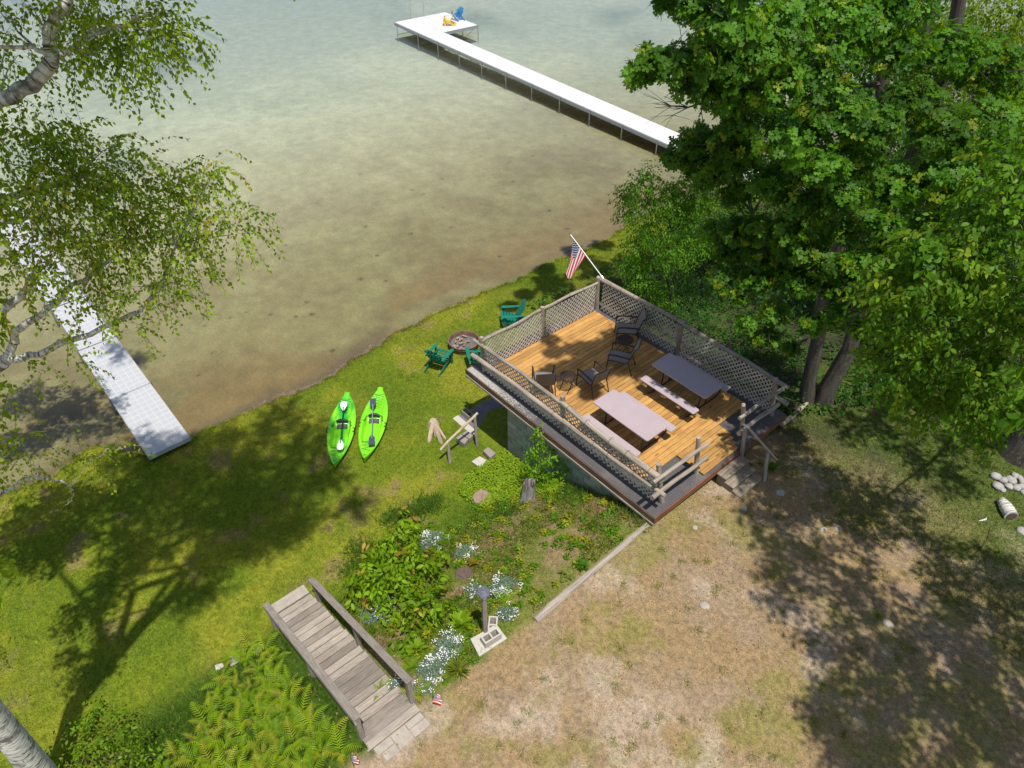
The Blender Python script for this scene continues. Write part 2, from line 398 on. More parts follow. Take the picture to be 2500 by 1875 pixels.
def gcol(u, v):
    u = np.asarray(u, float); v = np.asarray(v, float); d = u-shore(v)
    n1 = fbm(u*.5, v*.5, 4, 2); n2 = fbm(u*1.5, v*1.5, 4, 9); n3 = fbm(u*4, v*4, 3, 4)
    lawn = lerp(LAWN_G, LAWN_Y, sst(.40, .62, n1*.6+n2*.4)); lawn = lerp(lawn, DRY*.75, sst(.66, .80, n2)*.6)
    lawn = lerp(lawn, LAWN_D, sst(.54, .70, fbm(u*.8, v*.8, 3, 31))*.35)
    bank = lerp(LAWN_D, LAWN_G, n2); bank = lerp(bank, np.array([.20, .20, .055]), sst(3, 4.5, u)*sst(9.5, 8, v)*.65); bank = lerp(bank, np.array([.30, .21, .13]), sst(.47, .62, fbm(u*1.8, v*1.8, 4, 50))*.75*sst(2.4, 4.2, u))
    woods = lerp(np.array([.05, .045, .03]), np.array([.06, .085, .02]), sst(.4, .6, n2))
    yard = lerp(SAND, DRY*.92, sst(.35, .6, n2)); gm = sst(.50, .66, fbm(u*.75, v*.75, 4, 71)*.6+n3*.4)
    yard = lerp(yard, YG, gm*.72); yard = lerp(yard, np.array([.42, .35, .28]), sst(.60, .74, fbm(u*1.2, v*1.2, 4, 91))*.5)
    edge_n = .35*(n3-.5)
    c = lerp(lawn, bank, sst(1.3, 2.6, u+edge_n)*sst(4, 5, v)*(1-sst(11.1, 11.3, v)))
    c = lerp(c, lerp(LAWN_D*.7, LAWN_D, n3), sst(1.5, 2.4, u+edge_n)*sst(11.2, 11.6, v)*sst(16.6, 15.2, v))
    c = lerp(c, yard, sst(6.25, 6.5, u+edge_n))
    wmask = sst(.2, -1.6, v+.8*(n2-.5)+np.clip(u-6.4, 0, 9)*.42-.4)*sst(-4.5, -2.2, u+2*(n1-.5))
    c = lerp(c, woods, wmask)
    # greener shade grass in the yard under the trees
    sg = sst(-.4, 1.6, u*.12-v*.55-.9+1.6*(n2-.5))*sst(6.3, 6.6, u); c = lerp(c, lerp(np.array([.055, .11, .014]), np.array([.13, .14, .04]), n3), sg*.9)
    # shore and lake bed
    mud = np.array([.17, .125, .09]); mk = .25+.75*sst(3.2, 4.6, v)*sst(11.5, 9, v)+.6*sst(12, 14, v)
    c = lerp(c, mud, sst(.22, .02, d+.1*(n3-.5))*sst(-.3, .0, d)*mk)
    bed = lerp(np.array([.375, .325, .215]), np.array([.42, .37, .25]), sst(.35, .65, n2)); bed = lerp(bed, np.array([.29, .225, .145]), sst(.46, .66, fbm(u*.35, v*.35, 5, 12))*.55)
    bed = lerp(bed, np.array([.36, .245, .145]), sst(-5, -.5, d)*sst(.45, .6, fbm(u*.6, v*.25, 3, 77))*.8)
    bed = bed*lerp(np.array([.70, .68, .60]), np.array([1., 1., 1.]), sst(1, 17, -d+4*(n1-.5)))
    far = lerp(np.array([.55, .545, .48]), np.array([.45, .465, .42]), sst(.45, .62, fbm(u*.16, v*.07, 5, 33)))  # water depth tint and haze painted into the bed colour with distance
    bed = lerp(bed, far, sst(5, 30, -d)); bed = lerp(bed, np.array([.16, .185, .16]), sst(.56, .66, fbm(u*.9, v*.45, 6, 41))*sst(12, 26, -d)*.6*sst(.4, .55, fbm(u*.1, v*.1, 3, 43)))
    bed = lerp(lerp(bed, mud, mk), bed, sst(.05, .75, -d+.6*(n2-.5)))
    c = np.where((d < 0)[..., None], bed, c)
    return c
def axis_pts(lo, hi, a, b, fine, n_out):
    core = np.arange(a, b+1e-6, fine)
    l = a-np.geomspace(fine, a-lo, n_out)[::-1] if lo < a else []
    r = b+np.geomspace(fine, hi-b, n_out) if hi > b else []
    return np.concatenate([l, core, r])
ua = axis_pts(-1500, 1500, -12, 15, .11, 60); va = axis_pts(-1500, 1500, -12, 19, .11, 60)
UG, VG = np.meshgrid(ua, va, indexing='ij')
HG = height(UG, VG)
def mk_ground():
    m = NT('ground'); a = m.n('ShaderNodeAttribute'); a.attribute_name = 'tint'; v = m.co('Object')
    f = m.noise(v, 9, 6, .72); f2 = m.noise(v, 55, 3, .7)
    sc = m.ramp(f, [(.3, (.58, .60, .62)), (.7, (1.42, 1.38, 1.34))]); c = m.mix(a.outputs['Color'], sc, 1, 'MULTIPLY')
    c = m.mix(c, m.ramp(f2, [(.34, (.62, .6, .6)), (.66, (1.35, 1.35, 1.35))]), .9, 'MULTIPLY')
    return m.done(m.prin(c, .95, m.bump(f2, .5, .02), .15).outputs[0])
def mk_bed():
    m = NT('lake_bed'); a = m.n('ShaderNodeAttribute'); a.attribute_name = 'tint'; v = m.co('Object')
    f = m.noise(v, 1.6, 5, .62); c = m.mix(a.outputs['Color'], m.ramp(f, [(.3, (.84, .84, .83)), (.7, (1.13, 1.13, 1.13))]), 1, 'MULTIPLY')
    f3 = m.noise(v, 14, 3, .6); c = m.mix(c, m.ramp(f3, [(.3, (.84, .84, .83)), (.7, (1.14, 1.14, 1.14))]), 1, 'MULTIPLY')
    vo = m.n('ShaderNodeTexVoronoi'); vo.inputs['Scale'].default_value = 1.15; vo.inputs['Randomness'].default_value = 1; m.l(v, vo.inputs['Vector'])
    dd = m.math('ADD', vo.outputs['Distance'], m.math('MULTIPLY', m.noise(v, 12, 4), .36)); sp_ = m.n('ShaderNodeSeparateColor'); m.l(vo.outputs['Color'], sp_.inputs[0])
    sz = m.math('MULTIPLY', m.math('GREATER_THAN', sp_.outputs[0], .62), .75)
    xs_ = m.n('ShaderNodeSeparateXYZ'); m.l(v, xs_.inputs[0]); nr = m.ramp(m.math('MULTIPLY_ADD', xs_.outputs[0], .05, 1.2), [(0, 0), (.7, 1)])
    c = m.mix(c, (.06, .055, .03), m.math('MULTIPLY', m.math('MULTIPLY', m.ramp(dd, [(.26, .9), (.34, 0)]), sz), nr))
    r = m.noise(m.co('Object', (2.4, 9, 1)), 1.6, 3, .6, .8); c = m.mix(c, m.ramp(r, [(.35, (.93, .93, .93)), (.65, (1.08, 1.08, 1.08))]), .6, 'MULTIPLY')
    return m.done(m.prin(c, .95, m.bump(r, .3, .03), .1).outputs[0])
M['ground'] = mk_ground(); M['bed'] = mk_bed()
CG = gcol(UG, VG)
DG = UG-shore(VG)
def ground_piece(name, mask, mt):
    ni, nj = UG.shape; idx = np.arange(ni*nj).reshape(ni, nj)
    q = np.stack([idx[:-1, :-1], idx[:-1, 1:], idx[1:, 1:], idx[1:, :-1]], -1)[mask]
    used = np.unique(q); remap = -np.ones(ni*nj, int); remap[used] = np.arange(len(used)); q = remap[q]
    co = np.stack([UG, -VG, HG], -1).reshape(-1, 3)[used]
    me = bpy.data.meshes.new(name); me.vertices.add(len(co)); me.vertices.foreach_set('co', co.ravel())
    me.loops.add(q.size); me.loops.foreach_set('vertex_index', q.ravel().astype(np.int32)); me.polygons.add(len(q))
    me.polygons.foreach_set('loop_start', np.arange(0, q.size, 4, dtype=np.int32)); me.update()
    me.polygons.foreach_set('use_smooth', np.ones(len(q), bool))
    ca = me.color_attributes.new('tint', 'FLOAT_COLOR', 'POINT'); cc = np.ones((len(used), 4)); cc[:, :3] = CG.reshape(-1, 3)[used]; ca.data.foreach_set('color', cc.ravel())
    me.materials.append(mt); o = link(name, me); o.location = ORG; o.rotation_euler = (0, 0, ANG); o['kind'] = 'structure'; me.validate(); return o
um = (UG[:-1, :-1]+UG[1:, 1:])/2; dm = (DG[:-1, :-1]+DG[1:, 1:])/2
bedm = dm < -.02; yardm = (um > 6.4) & ~bedm; lawnm = ~bedm & ~yardm
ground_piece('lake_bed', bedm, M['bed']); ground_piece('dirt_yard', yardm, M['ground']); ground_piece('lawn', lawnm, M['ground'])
def gz(P):
    u, v = uv_of(P); return float(height(u, v))
def gzuv(u, v): return float(height(u, v))
def onground(px, py, dz=0):
    z = -1.5
    for _ in range(12): z = z*.4+.6*gz(at(px, py, z))
    return at(px, py, z+dz)
def mk_water():
    m = NT('clear_shallow_water'); v = m.co('Object')
    w1_ = m.noise(m.co('Object', (1, 1.7, 1)), 3.2, 4, .6, .3); w2_ = m.noise(v, .5, 3)
    b = m.bump(m.math('ADD', w1_, m.math('MULTIPLY', w2_, 1.5)), .35, .05)
    fr = m.n('ShaderNodeFresnel'); fr.inputs['IOR'].default_value = 1.33; m.l(b, fr.inputs['Normal'])
    tr = m.n('ShaderNodeBsdfTransparent'); tr.inputs[0].default_value = (.86, .90, .80, 1)
    gl = m.n('ShaderNodeBsdfGlossy'); gl.inputs['Roughness'].default_value = .08; m.l(b, gl.inputs['Normal'])
    mx = m.n('ShaderNodeMixShader'); m.l(m.math('MULTIPLY', fr.outputs[0], 2.1), mx.inputs[0]); m.l(tr.outputs[0], mx.inputs[1]); m.l(gl.outputs[0], mx.inputs[2])
    return m.done(mx.outputs[0])
wv = [W(-1500, -1500, WATER), W(-1500, 1500, WATER), W(3, 1500, WATER), W(3, -60, WATER), W(300, -60, WATER), W(300, -1500, WATER)]
wm = MB(); wm.f = []; wm.v = [toB(p) for p in wv]
wm.f = [[0, 1, 2, 3], [0, 3, 4, 5]]; wm.uv = [(0, 0)]*8
wo_ = wm.build('lake_water', mk_water()); wo_.location = ORG; wo_.rotation_euler = (0, 0, ANG); wo_['kind'] = 'structure'

# ------------------------------------------------------------------ boathouse
bh = bthing('boathouse', 'concrete block boathouse in the bank under the pine deck, with a dark overhanging roof ledge', 'boathouse')
SL = (-.44, 6.49, -.50, 4.71)     # u0 u1 v0 v1 of the roof slab
def ubox(mb, u0, u1, v0, v1, z0, z1, J=0): return mb.box(u0, u1, -v1, -v0, z0, z1, J)
ubox(MB(), SL[0], SL[1], SL[2], SL[3], -.135, -.06).build('roof_slab', M['asphalt'], bh, bevel=.012)
# fascia boards under the slab edge (butted, 3 mm proud)
for nm, a in (('a', (SL[0], SL[1]+.028, SL[3]+.003, SL[3]+.03)), ('b', (SL[1]+.003, SL[1]+.03, SL[2], SL[3]+.002)), ('c', (SL[0]-.03, SL[0]-.003, SL[2], SL[3]+.03)), ('d', (SL[0], SL[1], SL[2]-.03, SL[2]-.003))):
    f = ubox(MB(), a[0], a[1], a[2], a[3], -.25, -.075).build('fascia_board', M['fascia'] if nm == 'b' else M['fasciadark'], bh)
ubox(MB(), SL[0]+.02, SL[1]-.02, SL[2]+.02, SL[3]-.02, -.22, -.140).build('roof_underside', M['cap'], bh)
# dark wooden drip strip along the lower edge of the lawn-side fascia
MB().beam(B(SL[0], SL[3]+.045, -.262), B(SL[1]+.03, SL[3]+.045, -.262), .03, .05).build('drip_strip', M['greywood'], bh)
WV = 4.52; WU = 1.1
ubox(MB(), WU+.012, 6.38, .02, WV-.012, -3.0, -.225).build('wall_core', M['mortar'], bh)
blk = ubox(MB(), 0, .392, -.006, .006, 0, .192).mesh('block', M['block'], bevel=.006)
halfb = ubox(MB(), 0, .192, -.006, .006, 0, .192).mesh('half_block', M['block'], bevel=.006)
for r in range(11):
    z = -2.43+.2*r
    u = WU-(0 if r % 2 == 0 else .2); 
    while u < 6.3:
        me = blk; uu = u
        if u < WU-.01: me = halfb; uu = WU
        if uu+.39 < 6.42 and gzuv(uu+.2, WV+.1) < z+.19 and z+.19 < -.2:
            o = link('block', me, bh); o.location = B(uu, WV-.006+random.uniform(-.002, .002), z)
        u += .4
for r in range(11):     # lake-side wall, seen under the overhang
    z = -2.43+.2*r; v = 0 if r % 2 else -.2
    while v < WV-.1:
        if v >= 0 and v+.39 <= WV and z+.19 < -.2:
            o = link('block', blk, bh); o.rotation_euler = (0, 0, -math.pi/2); o.location = B(WU+.006, v, z)
        v += .4
# patio under the overhang
pt = bthing('patio_slab', 'low concrete patio slab beside the boathouse wall, mostly in the roof shade', 'patio')
ubox(MB(), -1.05, 1.09, -.3, 4.66, -2.75, -2.335).build('slab', M['patio'], pt, bevel=.01)
ubox(MB(), -1.08, 1.12, 4.665, 4.88, -2.75, -2.33).build('kerb', M['concrete'], pt, bevel=.012)  # slab's sunlit outer strip: light painted as paler concrete than the shaded slab
tag(pt, kind='structure')

# ------------------------------------------------------------------ deck on the roof
dk = bthing('roof_deck', 'honey coloured pine board deck laid on the boathouse roof under the tables and chairs', 'deck')
PITCHB = .1405
nb = 47
def board(u0, u1, v0, v1):
    mb = MB(); ubox(mb, u0, u1, v0, v1, -.032, 0)
    o = mb.build('deck_board', M['deck'], dk, bevel=.004); o.location.z = random.uniform(-.0015, .0015)
for i in range(nb):
    u0 = i*PITCHB-.02; u1 = u0+.130
    if u1 > 6.5: break
    um_ = (u0+u1)/2
    vlo, vhi = 0, 4.15
    if um_ > 5.66: vlo, vhi = (1.21 if um_ < 5.95 else 1.21+(um_-5.95)*.62), 2.86
    if um_ < 2.2: board(u0, u1, vlo, 2.095); board(u0, u1, 2.101, vhi)
    elif um_ > 5.66: board(u0, u1, vlo, vhi)
    else:
        j = [1.4, 2.9, 2.1, 3.3, 1.0][i % 5]
        board(u0, u1, vlo, j-.002); board(u0, u1, j+.002, vhi)
ubox(MB(), 0, 5.6, .03, 4.1, -.058, -.034).build('sleeper_base', M['cap'], dk)

# ------------------------------------------------------------------ log fences with lattice
def log(mb, a, b, r0, r1=None, n=9, bend=.02, seg=9):
    a = Vector(a); b = Vector(b); r1 = r1 or r0; pts = []; rad = []
    ph = random.random()*6; d = (b-a); sdv = d.cross(Vector((.3, .2, 1))).normalized(); up = d.cross(sdv).normalized()
    for i in range(seg+1):
        t = i/seg; k = math.sin(math.pi*t)
        pts.append(a+d*t+sdv*bend*k*math.sin(ph+t*5)+up*bend*.7*k*math.cos(ph*2+t*6)); rad.append((r0+(r1-r0)*t)*(1+random.uniform(-.07, .07)))
    return mb.tube(pts, rad, n, True, .035)
def straps(parent, a, b, r, n, name='wire_loop'):
    a = Vector(a); b = Vector(b); d = (b-a).normalized(); s1 = d.orthogonal().normalized(); s2 = d.cross(s1)
    for i in range(n):
        c = a+(b-a)*((i+.5+random.uniform(-.15, .15))/n); pts = [c+(s1*math.cos(q)+s2*math.sin(q))*(r+.006) for q in np.linspace(0, 2*math.pi, 13)]
        MB().tube(pts, .0045, 4, False).build(name, M['wire'], parent)
LP = .142; SWD = .036
def lattice(fence, origin, ax, length, z0, z1):
    H = z1-z0; ax = Vector(ax); nn = ax.cross(Vector((0, 0, 1)))
    for s, off in ((1, .004), (-1, -.004)):
        x = -H if s > 0 else 0.; xe = length if s > 0 else length+H
        x += .03
        while x < xe:
            # line from (x, z0) going up 45 degrees
            t0 = 0; t1 = H
            if s > 0: t0 = max(0, -x); t1 = min(H, length-x)
            else: t0 = max(0, x-length); t1 = min(H, x)
            if t1-t0 > .05:
                p = origin+ax*(x+s*t0)+Vector((0, 0, z0+t0))+nn*off; q = origin+ax*(x+s*t1)+Vector((0, 0, z0+t1))+nn*off
                MB().beam(p, q, .007, SWD, nn.cross((q-p).normalized())).build('lattice_slat', M['lattice'], fence)
            x += LP
def postlog(fence, base, top, r=.062):
    log(MB(), base, top, r, r*.92, 9, .008, 5).build('post', M['log'], fence, True)
zP = lambda p, z: toB(at(*p, z))
# lake-side fence (u = -.05)
f1 = bthing('log_fence', 'log and lattice fence on the lake side of the roof deck, ending at the flag', 'fence')
PB = (zP(z1(912, 436), -.06), toB(atu(*z1(922, 262), -.10))); PL = (zP(z1(298, 775), -.06), zP(z1(281, 590), 1.14)); PML = (zP(z1(620, 600), -.06), zP(z1(615, 425), 1.16))
for p in (PB, PL, PML): postlog(f1, p[0], p[1])
log(MB(), B(-.06, 4.46, 1.03), B(-.06, 2.12, 1.05), .055, .05, bend=.03).build('rail', M['log'], f1, True)
log(MB(), B(-.06, 2.16, 1.05), B(-.06, -.05, .965), .052, .04, bend=.03).build('rail', M['log'], f1, True)
lattice(f1, B(-.02, .05, 0), (0, -1, 0), 2.03, .02, .96); lattice(f1, B(-.02, 2.2, 0), (0, -1, 0), 2.12, .02, .99)
straps(f1, B(-.06, 4.3, 1.035), B(-.06, .4, .99), .056, 8)
# woods-side fence (v = -.2)
f2 = bthing('log_fence', 'log and lattice fence on the wooded side of the roof deck', 'fence')
PM2 = (zP(z1(1352, 697), -.06), toB(atv(*z1(1372, 520), -.22))); PR2 = (zP(r4(1085, 555), -.06), toB(atv(*r4(1152, 22), -.2)))
for p in (PM2, PR2): postlog(f2, p[0], p[1], .066)
log(MB(), B(-.22, -.22, 1.0), B(3.1, -.24, 1.12), .075, .066, bend=.03).build('rail', M['log'], f2, True)
log(MB(), B(3.06, -.22, 1.10), B(6.45, -.22, 1.0), .062, .06, bend=.035).build('rail', M['log'], f2, True)
log(MB(), B(6.0, -.26, .50), B(6.55, -.26, .49), .06, .06, bend=.0, seg=3).build('rail', M['log'], f2, True)
lattice(f2, B(.05, -.18, 0), (1, 0, 0), 2.9, -.02, 1.03); lattice(f2, B(3.15, -.18, 0), (1, 0, 0), 3.0, -.02, 1.03)
straps(f2, B(.2, -.22, 1.02), B(3.0, -.24, 1.11), .076, 7); straps(f2, B(3.3, -.22, 1.09), B(6.1, -.22, 1.01), .066, 6)
pts = []
for i in range(70):
    t = i/69; pts.append(B(.4+t*5.7, -.165, .62-.25*t+.05*math.sin(i*1.9)+.06*math.sin(i*.63)))
MB().tube(pts, .006, 4).build('light_cable', M['wire'], f2)
# lawn-side fence (v = 4.4)
f3 = bthing('log_fence', 'log and lattice fence on the lawn side, beside the speckled roof ledge', 'fence')
PF = (zP(f5(915, 1150), -.06), zP(f5(848, 415), 1.2)); PM3 = (zP(z1(727, 1105), -.06), zP(z1(727, 912), 1.16))
for p in (PF, PM3): postlog(f3, p[0], p[1], .068)
def rail3(pts, r, f, v, mt='log', zoom=z1):
    P = [toB(atv(*zoom(*p), v)) for p in pts]; mb = MB(); Q = []; 
    for i in range(len(P)-1):
        for k in range(4): t = k/4; Q.append(P[i].lerp(P[i+1], t)+Vector((0, random.uniform(-.008, .008), random.uniform(-.006, .006))))
    Q.append(P[-1]); rr = [r[0]+(r[1]-r[0])*i/(len(Q)-1) for i in range(len(Q))]; rr = [x*random.uniform(.95, 1.06) for x in rr]
    return mb.tube(Q, rr, 9, True, .03).build('rail', M[mt], f, True), Q
_, q = rail3([(240, 605), (480, 770), (735, 968)], (.05, .055), f3, 4.46)
_, q2_ = rail3([(715, 945), (990, 1165), (1272, 1372)], (.065, .085), f3, 4.46)
_, q3_ = rail3([(232, 687), (480, 860), (740, 1060)], (.07, .066), f3, 4.50)
_, q4_ = rail3([(728, 1045), (1010, 1262), (1286, 1458)], (.062, .05), f3, 4.50)
for qq, r_ in ((q, .055), (q2_, .078), (q3_, .071), (q4_, .058)): straps(f3, qq[0], qq[-1], r_, 5)
lattice(f3, B(.0, 4.42, 0), (1, 0, 0), 3.05, -.0, .90); lattice(f3, B(3.18, 4.42, 0), (1, 0, 0), 3.0, -.0, .90)
# entrance rails (no lattice)
g1 = bthing('log_railing', 'short two-rail log railing between the lawn-side corner and the deck entrance', 'railing')
postlog(g1, zP(f5(1575, 600), -.06), zP(z4(1207, 742), 1.17), .06)
ru = 6.36
for a, b, r in ((f5(745, 775), f5(1812, 22), .052), (f5(728, 1072), f5(1778, 292), .056)):
    log(MB(), toB(atu(*a, ru)), toB(atu(*b, ru)), r, r*.85, bend=.012).build('rail', M['log'], g1, True)
g2 = bthing('log_railing', 'short railing of knobbly pale logs between deck entrance and wooded corner', 'railing')
postlog(g2, zP(r4(655, 830), -.05), toB(atu(*r4(683, 405), 6.33)), .056)
for a, b, r in ((r4(622, 603), r4(1255, 168), .05), (r4(608, 828), r4(1190, 395), .058)):
    log(MB(), toB(atu(*a, ru)), toB(atu(*b, ru)), r, r*.95, bend=.02).build('rail', M['log'], g2, True)
# entrance steps and their handrail
stp = bthing('deck_steps', 'three brown plank steps leading down from the roof deck to the dirt yard', 'steps')
for i in range(3):
    u0 = 6.535+.215*i; z = -.165-.17*i
    for k in range(2): ubox(MB(), u0+.14*k, u0+.14*k+.136, 1.50-.03*i, 2.45-.05*i, z-.04, z).build('tread', M['stepwood'], stp, bevel=.004)
for v in (1.55, 2.33):
    MB().quadbox([B(6.53, v+.04, -.75), B(7.22, v+.04, -.75), B(7.22, v, -.75), B(6.53, v, -.75), B(6.53, v+.04, -.21), B(7.22, v+.04, -.56), B(7.22, v, -.56), B(6.53, v, -.21)]).build('stringer', M['stepwood'], stp)
hr = bthing('step_handrail', 'bent driftwood handrail on two round posts beside the entrance steps', 'handrail')
pb = toB(at(*r4(638, 1125), -.58)); ptop = toB(at(*r4(715, 740), .72))
log(MB(), B(6.56, 1.42, -.62), ptop, .06, .052, bend=.01).build('post', M['log'], hr, True)
lpost = toB(onground(*r4(985, 1510))); ltop = toB(at(*r4(1042, 1085), .16))
log(MB(), lpost-Vector((0, 0, .05)), ltop, .05, .042, bend=.01).build('post', M['greywood'], hr, True)
ra = toB(at(*r4(645, 672), 1.0)); rb = toB(at(*r4(760, 745), .88)); rc = toB(at(*r4(930, 935), .55)); rd = toB(at(*r4(1080, 1100), .24)); re_ = toB(at(*r4(1168, 1200), .1))
MB().tube([ra, ra.lerp(rb, .5)+Vector((0, 0, .02)), rb, rb.lerp(rc, .5), rc, rd, re_], [.034, .037, .036, .033, .03, .027, .022], 8, True, .05).build('rail', M['log'], hr, True)

# ------------------------------------------------------------------ picnic tables
def rounded(x0, x1, y0, y1, r, n=4):
    pts = []
    for cx, cy, a0 in ((x1-r, y1-r, 0), (x0+r, y1-r, 90), (x0+r, y0+r, 180), (x1-r, y0+r, 270)):
        for k in range(n+1): a = R(a0+90*k/n); pts.append((cx+r*math.cos(a), cy+r*math.sin(a)))
    return pts
def picnic(u, v, label, rz=0):
    t = thing('picnic_table', label, 'picnic table', W(u, v, 0), ANG+rz, 'mauve resin picnic tables on the roof deck')
    MB().prism(rounded(-.905, .905, -.385, .385, .06), .70, .742).build('tabletop', M['table'], t, bevel=.008)
    MB().prism(rounded(-.80, .80, -.33, .33, .02), .675, .7005).build('apron', M['table'], t)
    MB().disc((0, 0), .028, .7425, .004, 16).build('umbrella_plug', M['table'], t)
    for s in (1, -1):
        MB().prism(rounded(-.905, .905, s*.66-.125, s*.66+.125, .045), .415, .45).build('bench', M['table'], t, bevel=.008)
    for e in (1, -1):
        x = e*.62
        for s in (1, -1): MB().tube([(x, s*.14, .69), (x, s*.15, .35), (x, s*.16, .035)], .019, 8).build('leg', M['metal_dark'], t, True)
        MB().tube([(x, .74, .41), (x, .80, .28), (x, .74, .10), (x, .60, .03), (x, 0, .025), (x, -.60, .03), (x, -.74, .10), (x, -.80, .28), (x, -.74, .41)], .021, 8).build('foot_frame', M['metal_dark'], t, True)
    return t
picnic(4.32, 3.28, 'sunlit picnic table nearest the lawn-side fence, its mauve top fully in sun')
picnic(4.28, 1.03, 'picnic table beside the woods-side lattice, its mauve top partly in tree shade')

# ------------------------------------------------------------------ sling chairs and side tables; x = forward
def sling_chair(P, fwd, label):
    t = thing('patio_chair', label, 'patio chair', P, math.atan2(fwd[1], fwd[0]), 'bronze framed sling chairs on the roof deck')
    def strip(name, prof, y0, y1):
        mb = MB(); n = len(prof)
        for y in (y0, y1):
            for x, z in prof: mb.v.append(Vector((x, y, z)))
        for y in (y0, y1):
            for x, z in prof: mb.v.append(Vector((x, y, z-.012)))
        for i in range(n-1):
            mb.f.append([i, i+1, n+i+1, n+i]); mb.f.append([2*n+i, 3*n+i, 3*n+i+1, 2*n+i+1]); mb.uv += [(0, 0)]*8
        mb.build(name, M['sling'], t, True)
    strip('seat', [(.30, .375), (.28, .405), (.22, .42), (.0, .405), (-.20, .385), (-.25, .385)], -.235, .235)
    strip('backrest', [(-.25, .385), (-.29, .45), (-.34, .65), (-.41, .88), (-.46, .96), (-.49, .97)], -.235, .235)
    MB().tube([(.30, -.24, .37), (.30, .24, .37)], .014, 6).build('front_bar', M['metal_dark'], t, True)
    MB().tube([(-.49, -.24, .965), (-.50, .24, .965)], .014, 6).build('top_bar', M['metal_dark'], t, True)
    for s in (1, -1):
        y = s*.255
        MB().tube([(.30, y, .37), (.2, y, .41), (-.2, y, .385), (-.28, y, .44), (-.34, y, .65), (-.42, y, .9), (-.49, y, .965)], .015, 6).build('side_rail', M['metal_dark'], t, True)
        MB().tube([(.30, y*1.12, .0), (.29, y*1.12, .38), (.27, y*1.14, .60)], .016, 6).build('leg', M['metal_dark'], t, True)
        MB().tube([(-.42, y*1.05, .0), (-.33, y*1.03, .25), (-.27, y, .44)], .016, 6).build('leg', M['metal_dark'], t, True)
        mb = MB(); pr = [(.30, .585), (.27, .625), (.1, .635), (-.15, .62), (-.34, .60)]
        for i in range(4): mb.beam((pr[i][0], y*1.14, pr[i][1]), (pr[i+1][0], y*1.14, pr[i+1][1]), .045, .022)
        mb.build('armrest', M['metal_dark'], t)
    return t
sling_chair(Vector((.86, 14.78, 0)), (-.08, 1), 'sling chair turned to the lake, left of the round table by the lawn-side fence')
sling_chair(Vector((2.16, 14.86, 0)), (-.56, .83), 'sling chair right of the round table, its back to the sunlit picnic table')
sling_chair(Vector((3.00, 15.72, 0)), (-.95, .31), 'nearer of the two sling chairs by the woods-side lattice')
sling_chair(Vector((3.33, 17.02, 0)), (-1, .05), 'sling chair closest to the flag corner, against the lattice fence')
def side_table(P, label, rz):
    t = thing('side_table', label, 'side table', P, rz, 'small round mesh side tables on the roof deck')
    ring = [(math.cos(a)*.225, math.sin(a)*.225, .45) for a in np.linspace(0, 2*math.pi, 25)]
    mb = MB().tube(ring, .013, 6, False)
    mb.build('rim', M['metal_dark'], t, True)
    mb = MB()
    for k in range(-11, 12):
        x = k*.019; h = math.sqrt(max(0, .215**2-x*x))
        if h > .02: mb.beam((x, -h, .45), (x, h, .45), .0075, .004); mb.beam((-h, x, .447), (h, x, .447), .0075, .004)
    mb.build('mesh_top', M['metal_dark'], t)
    for s in (1, -1):
        for y in (-.13, .13): MB().tube([(s*.2, y, 0), (0, y, .24), (-s*.15, y, .445)], .011, 6).build('leg', M['metal_dark'], t, True)
    return t
side_table(Vector((1.50, 14.82, 0)), 'round mesh side table between the two chairs nearest the lawn-side fence', .9)
side_table(Vector((3.22, 16.42, 0)), 'round mesh side table between the two chairs nearest the woods-side fence', .2)

# ------------------------------------------------------------------ flag on the corner post
fg = bthing('flag', 'stars and stripes flag hanging from a slanting white pole on the lake corner post', 'flag')
pbase = toB(atv(*fl(935, 990), -.25)); ptip = toB(atv(*fl(272, 105), -.25))
MB().tube([pbase, ptip], .014, 8).build('pole', M['whiteblade'], fg, True)
MB().tube([ptip, ptip+(ptip-pbase).normalized()*.07], .02, 8).build('finial', M['metal_dark'], fg, True)
MB().tube([pbase-(ptip-pbase).normalized()*.1, pbase+(ptip-pbase).normalized()*.1], .024, 8).build('bracket', M['alu'], fg, True)
def flagcloth(parent, H0, H1, E, ripple=.04, name='cloth', nx=14, ny=22):
    # H0,H1: hoist ends; E: list of fly end points for s = 0, .5, 1
    mb = MB(); vs = []
    for i in range(nx+1):
        s = i/nx; h = H0.lerp(H1, s); e = E[0].lerp(E[1], s*2) if s < .5 else E[1].lerp(E[2], s*2-1)
        for j in range(ny+1):
            t = j/ny; p = h.lerp(e, t); w = math.sin(s*9+t*2.5)*ripple*(.25+t); p = p+Vector((0, w, 0)); mb.v.append(p); vs.append((s, t))
    for i in range(nx):
        for j in range(ny):
            q = [i*(ny+1)+j, (i+1)*(ny+1)+j, (i+1)*(ny+1)+j+1, i*(ny+1)+j+1]; mb.f.append(q); mb.uv += [vs[k] for k in q]
    return mb.build(name, M['flag'], parent, True)
flagcloth(fg, toB(atv(*fl(330, 185), -.26)), toB(atv(*fl(592, 515), -.26)), [toB(atv(*fl(212, 760), .15)), toB(atv(*fl(218, 1025), .30)), toB(atv(*fl(385, 850), .12))], .05)

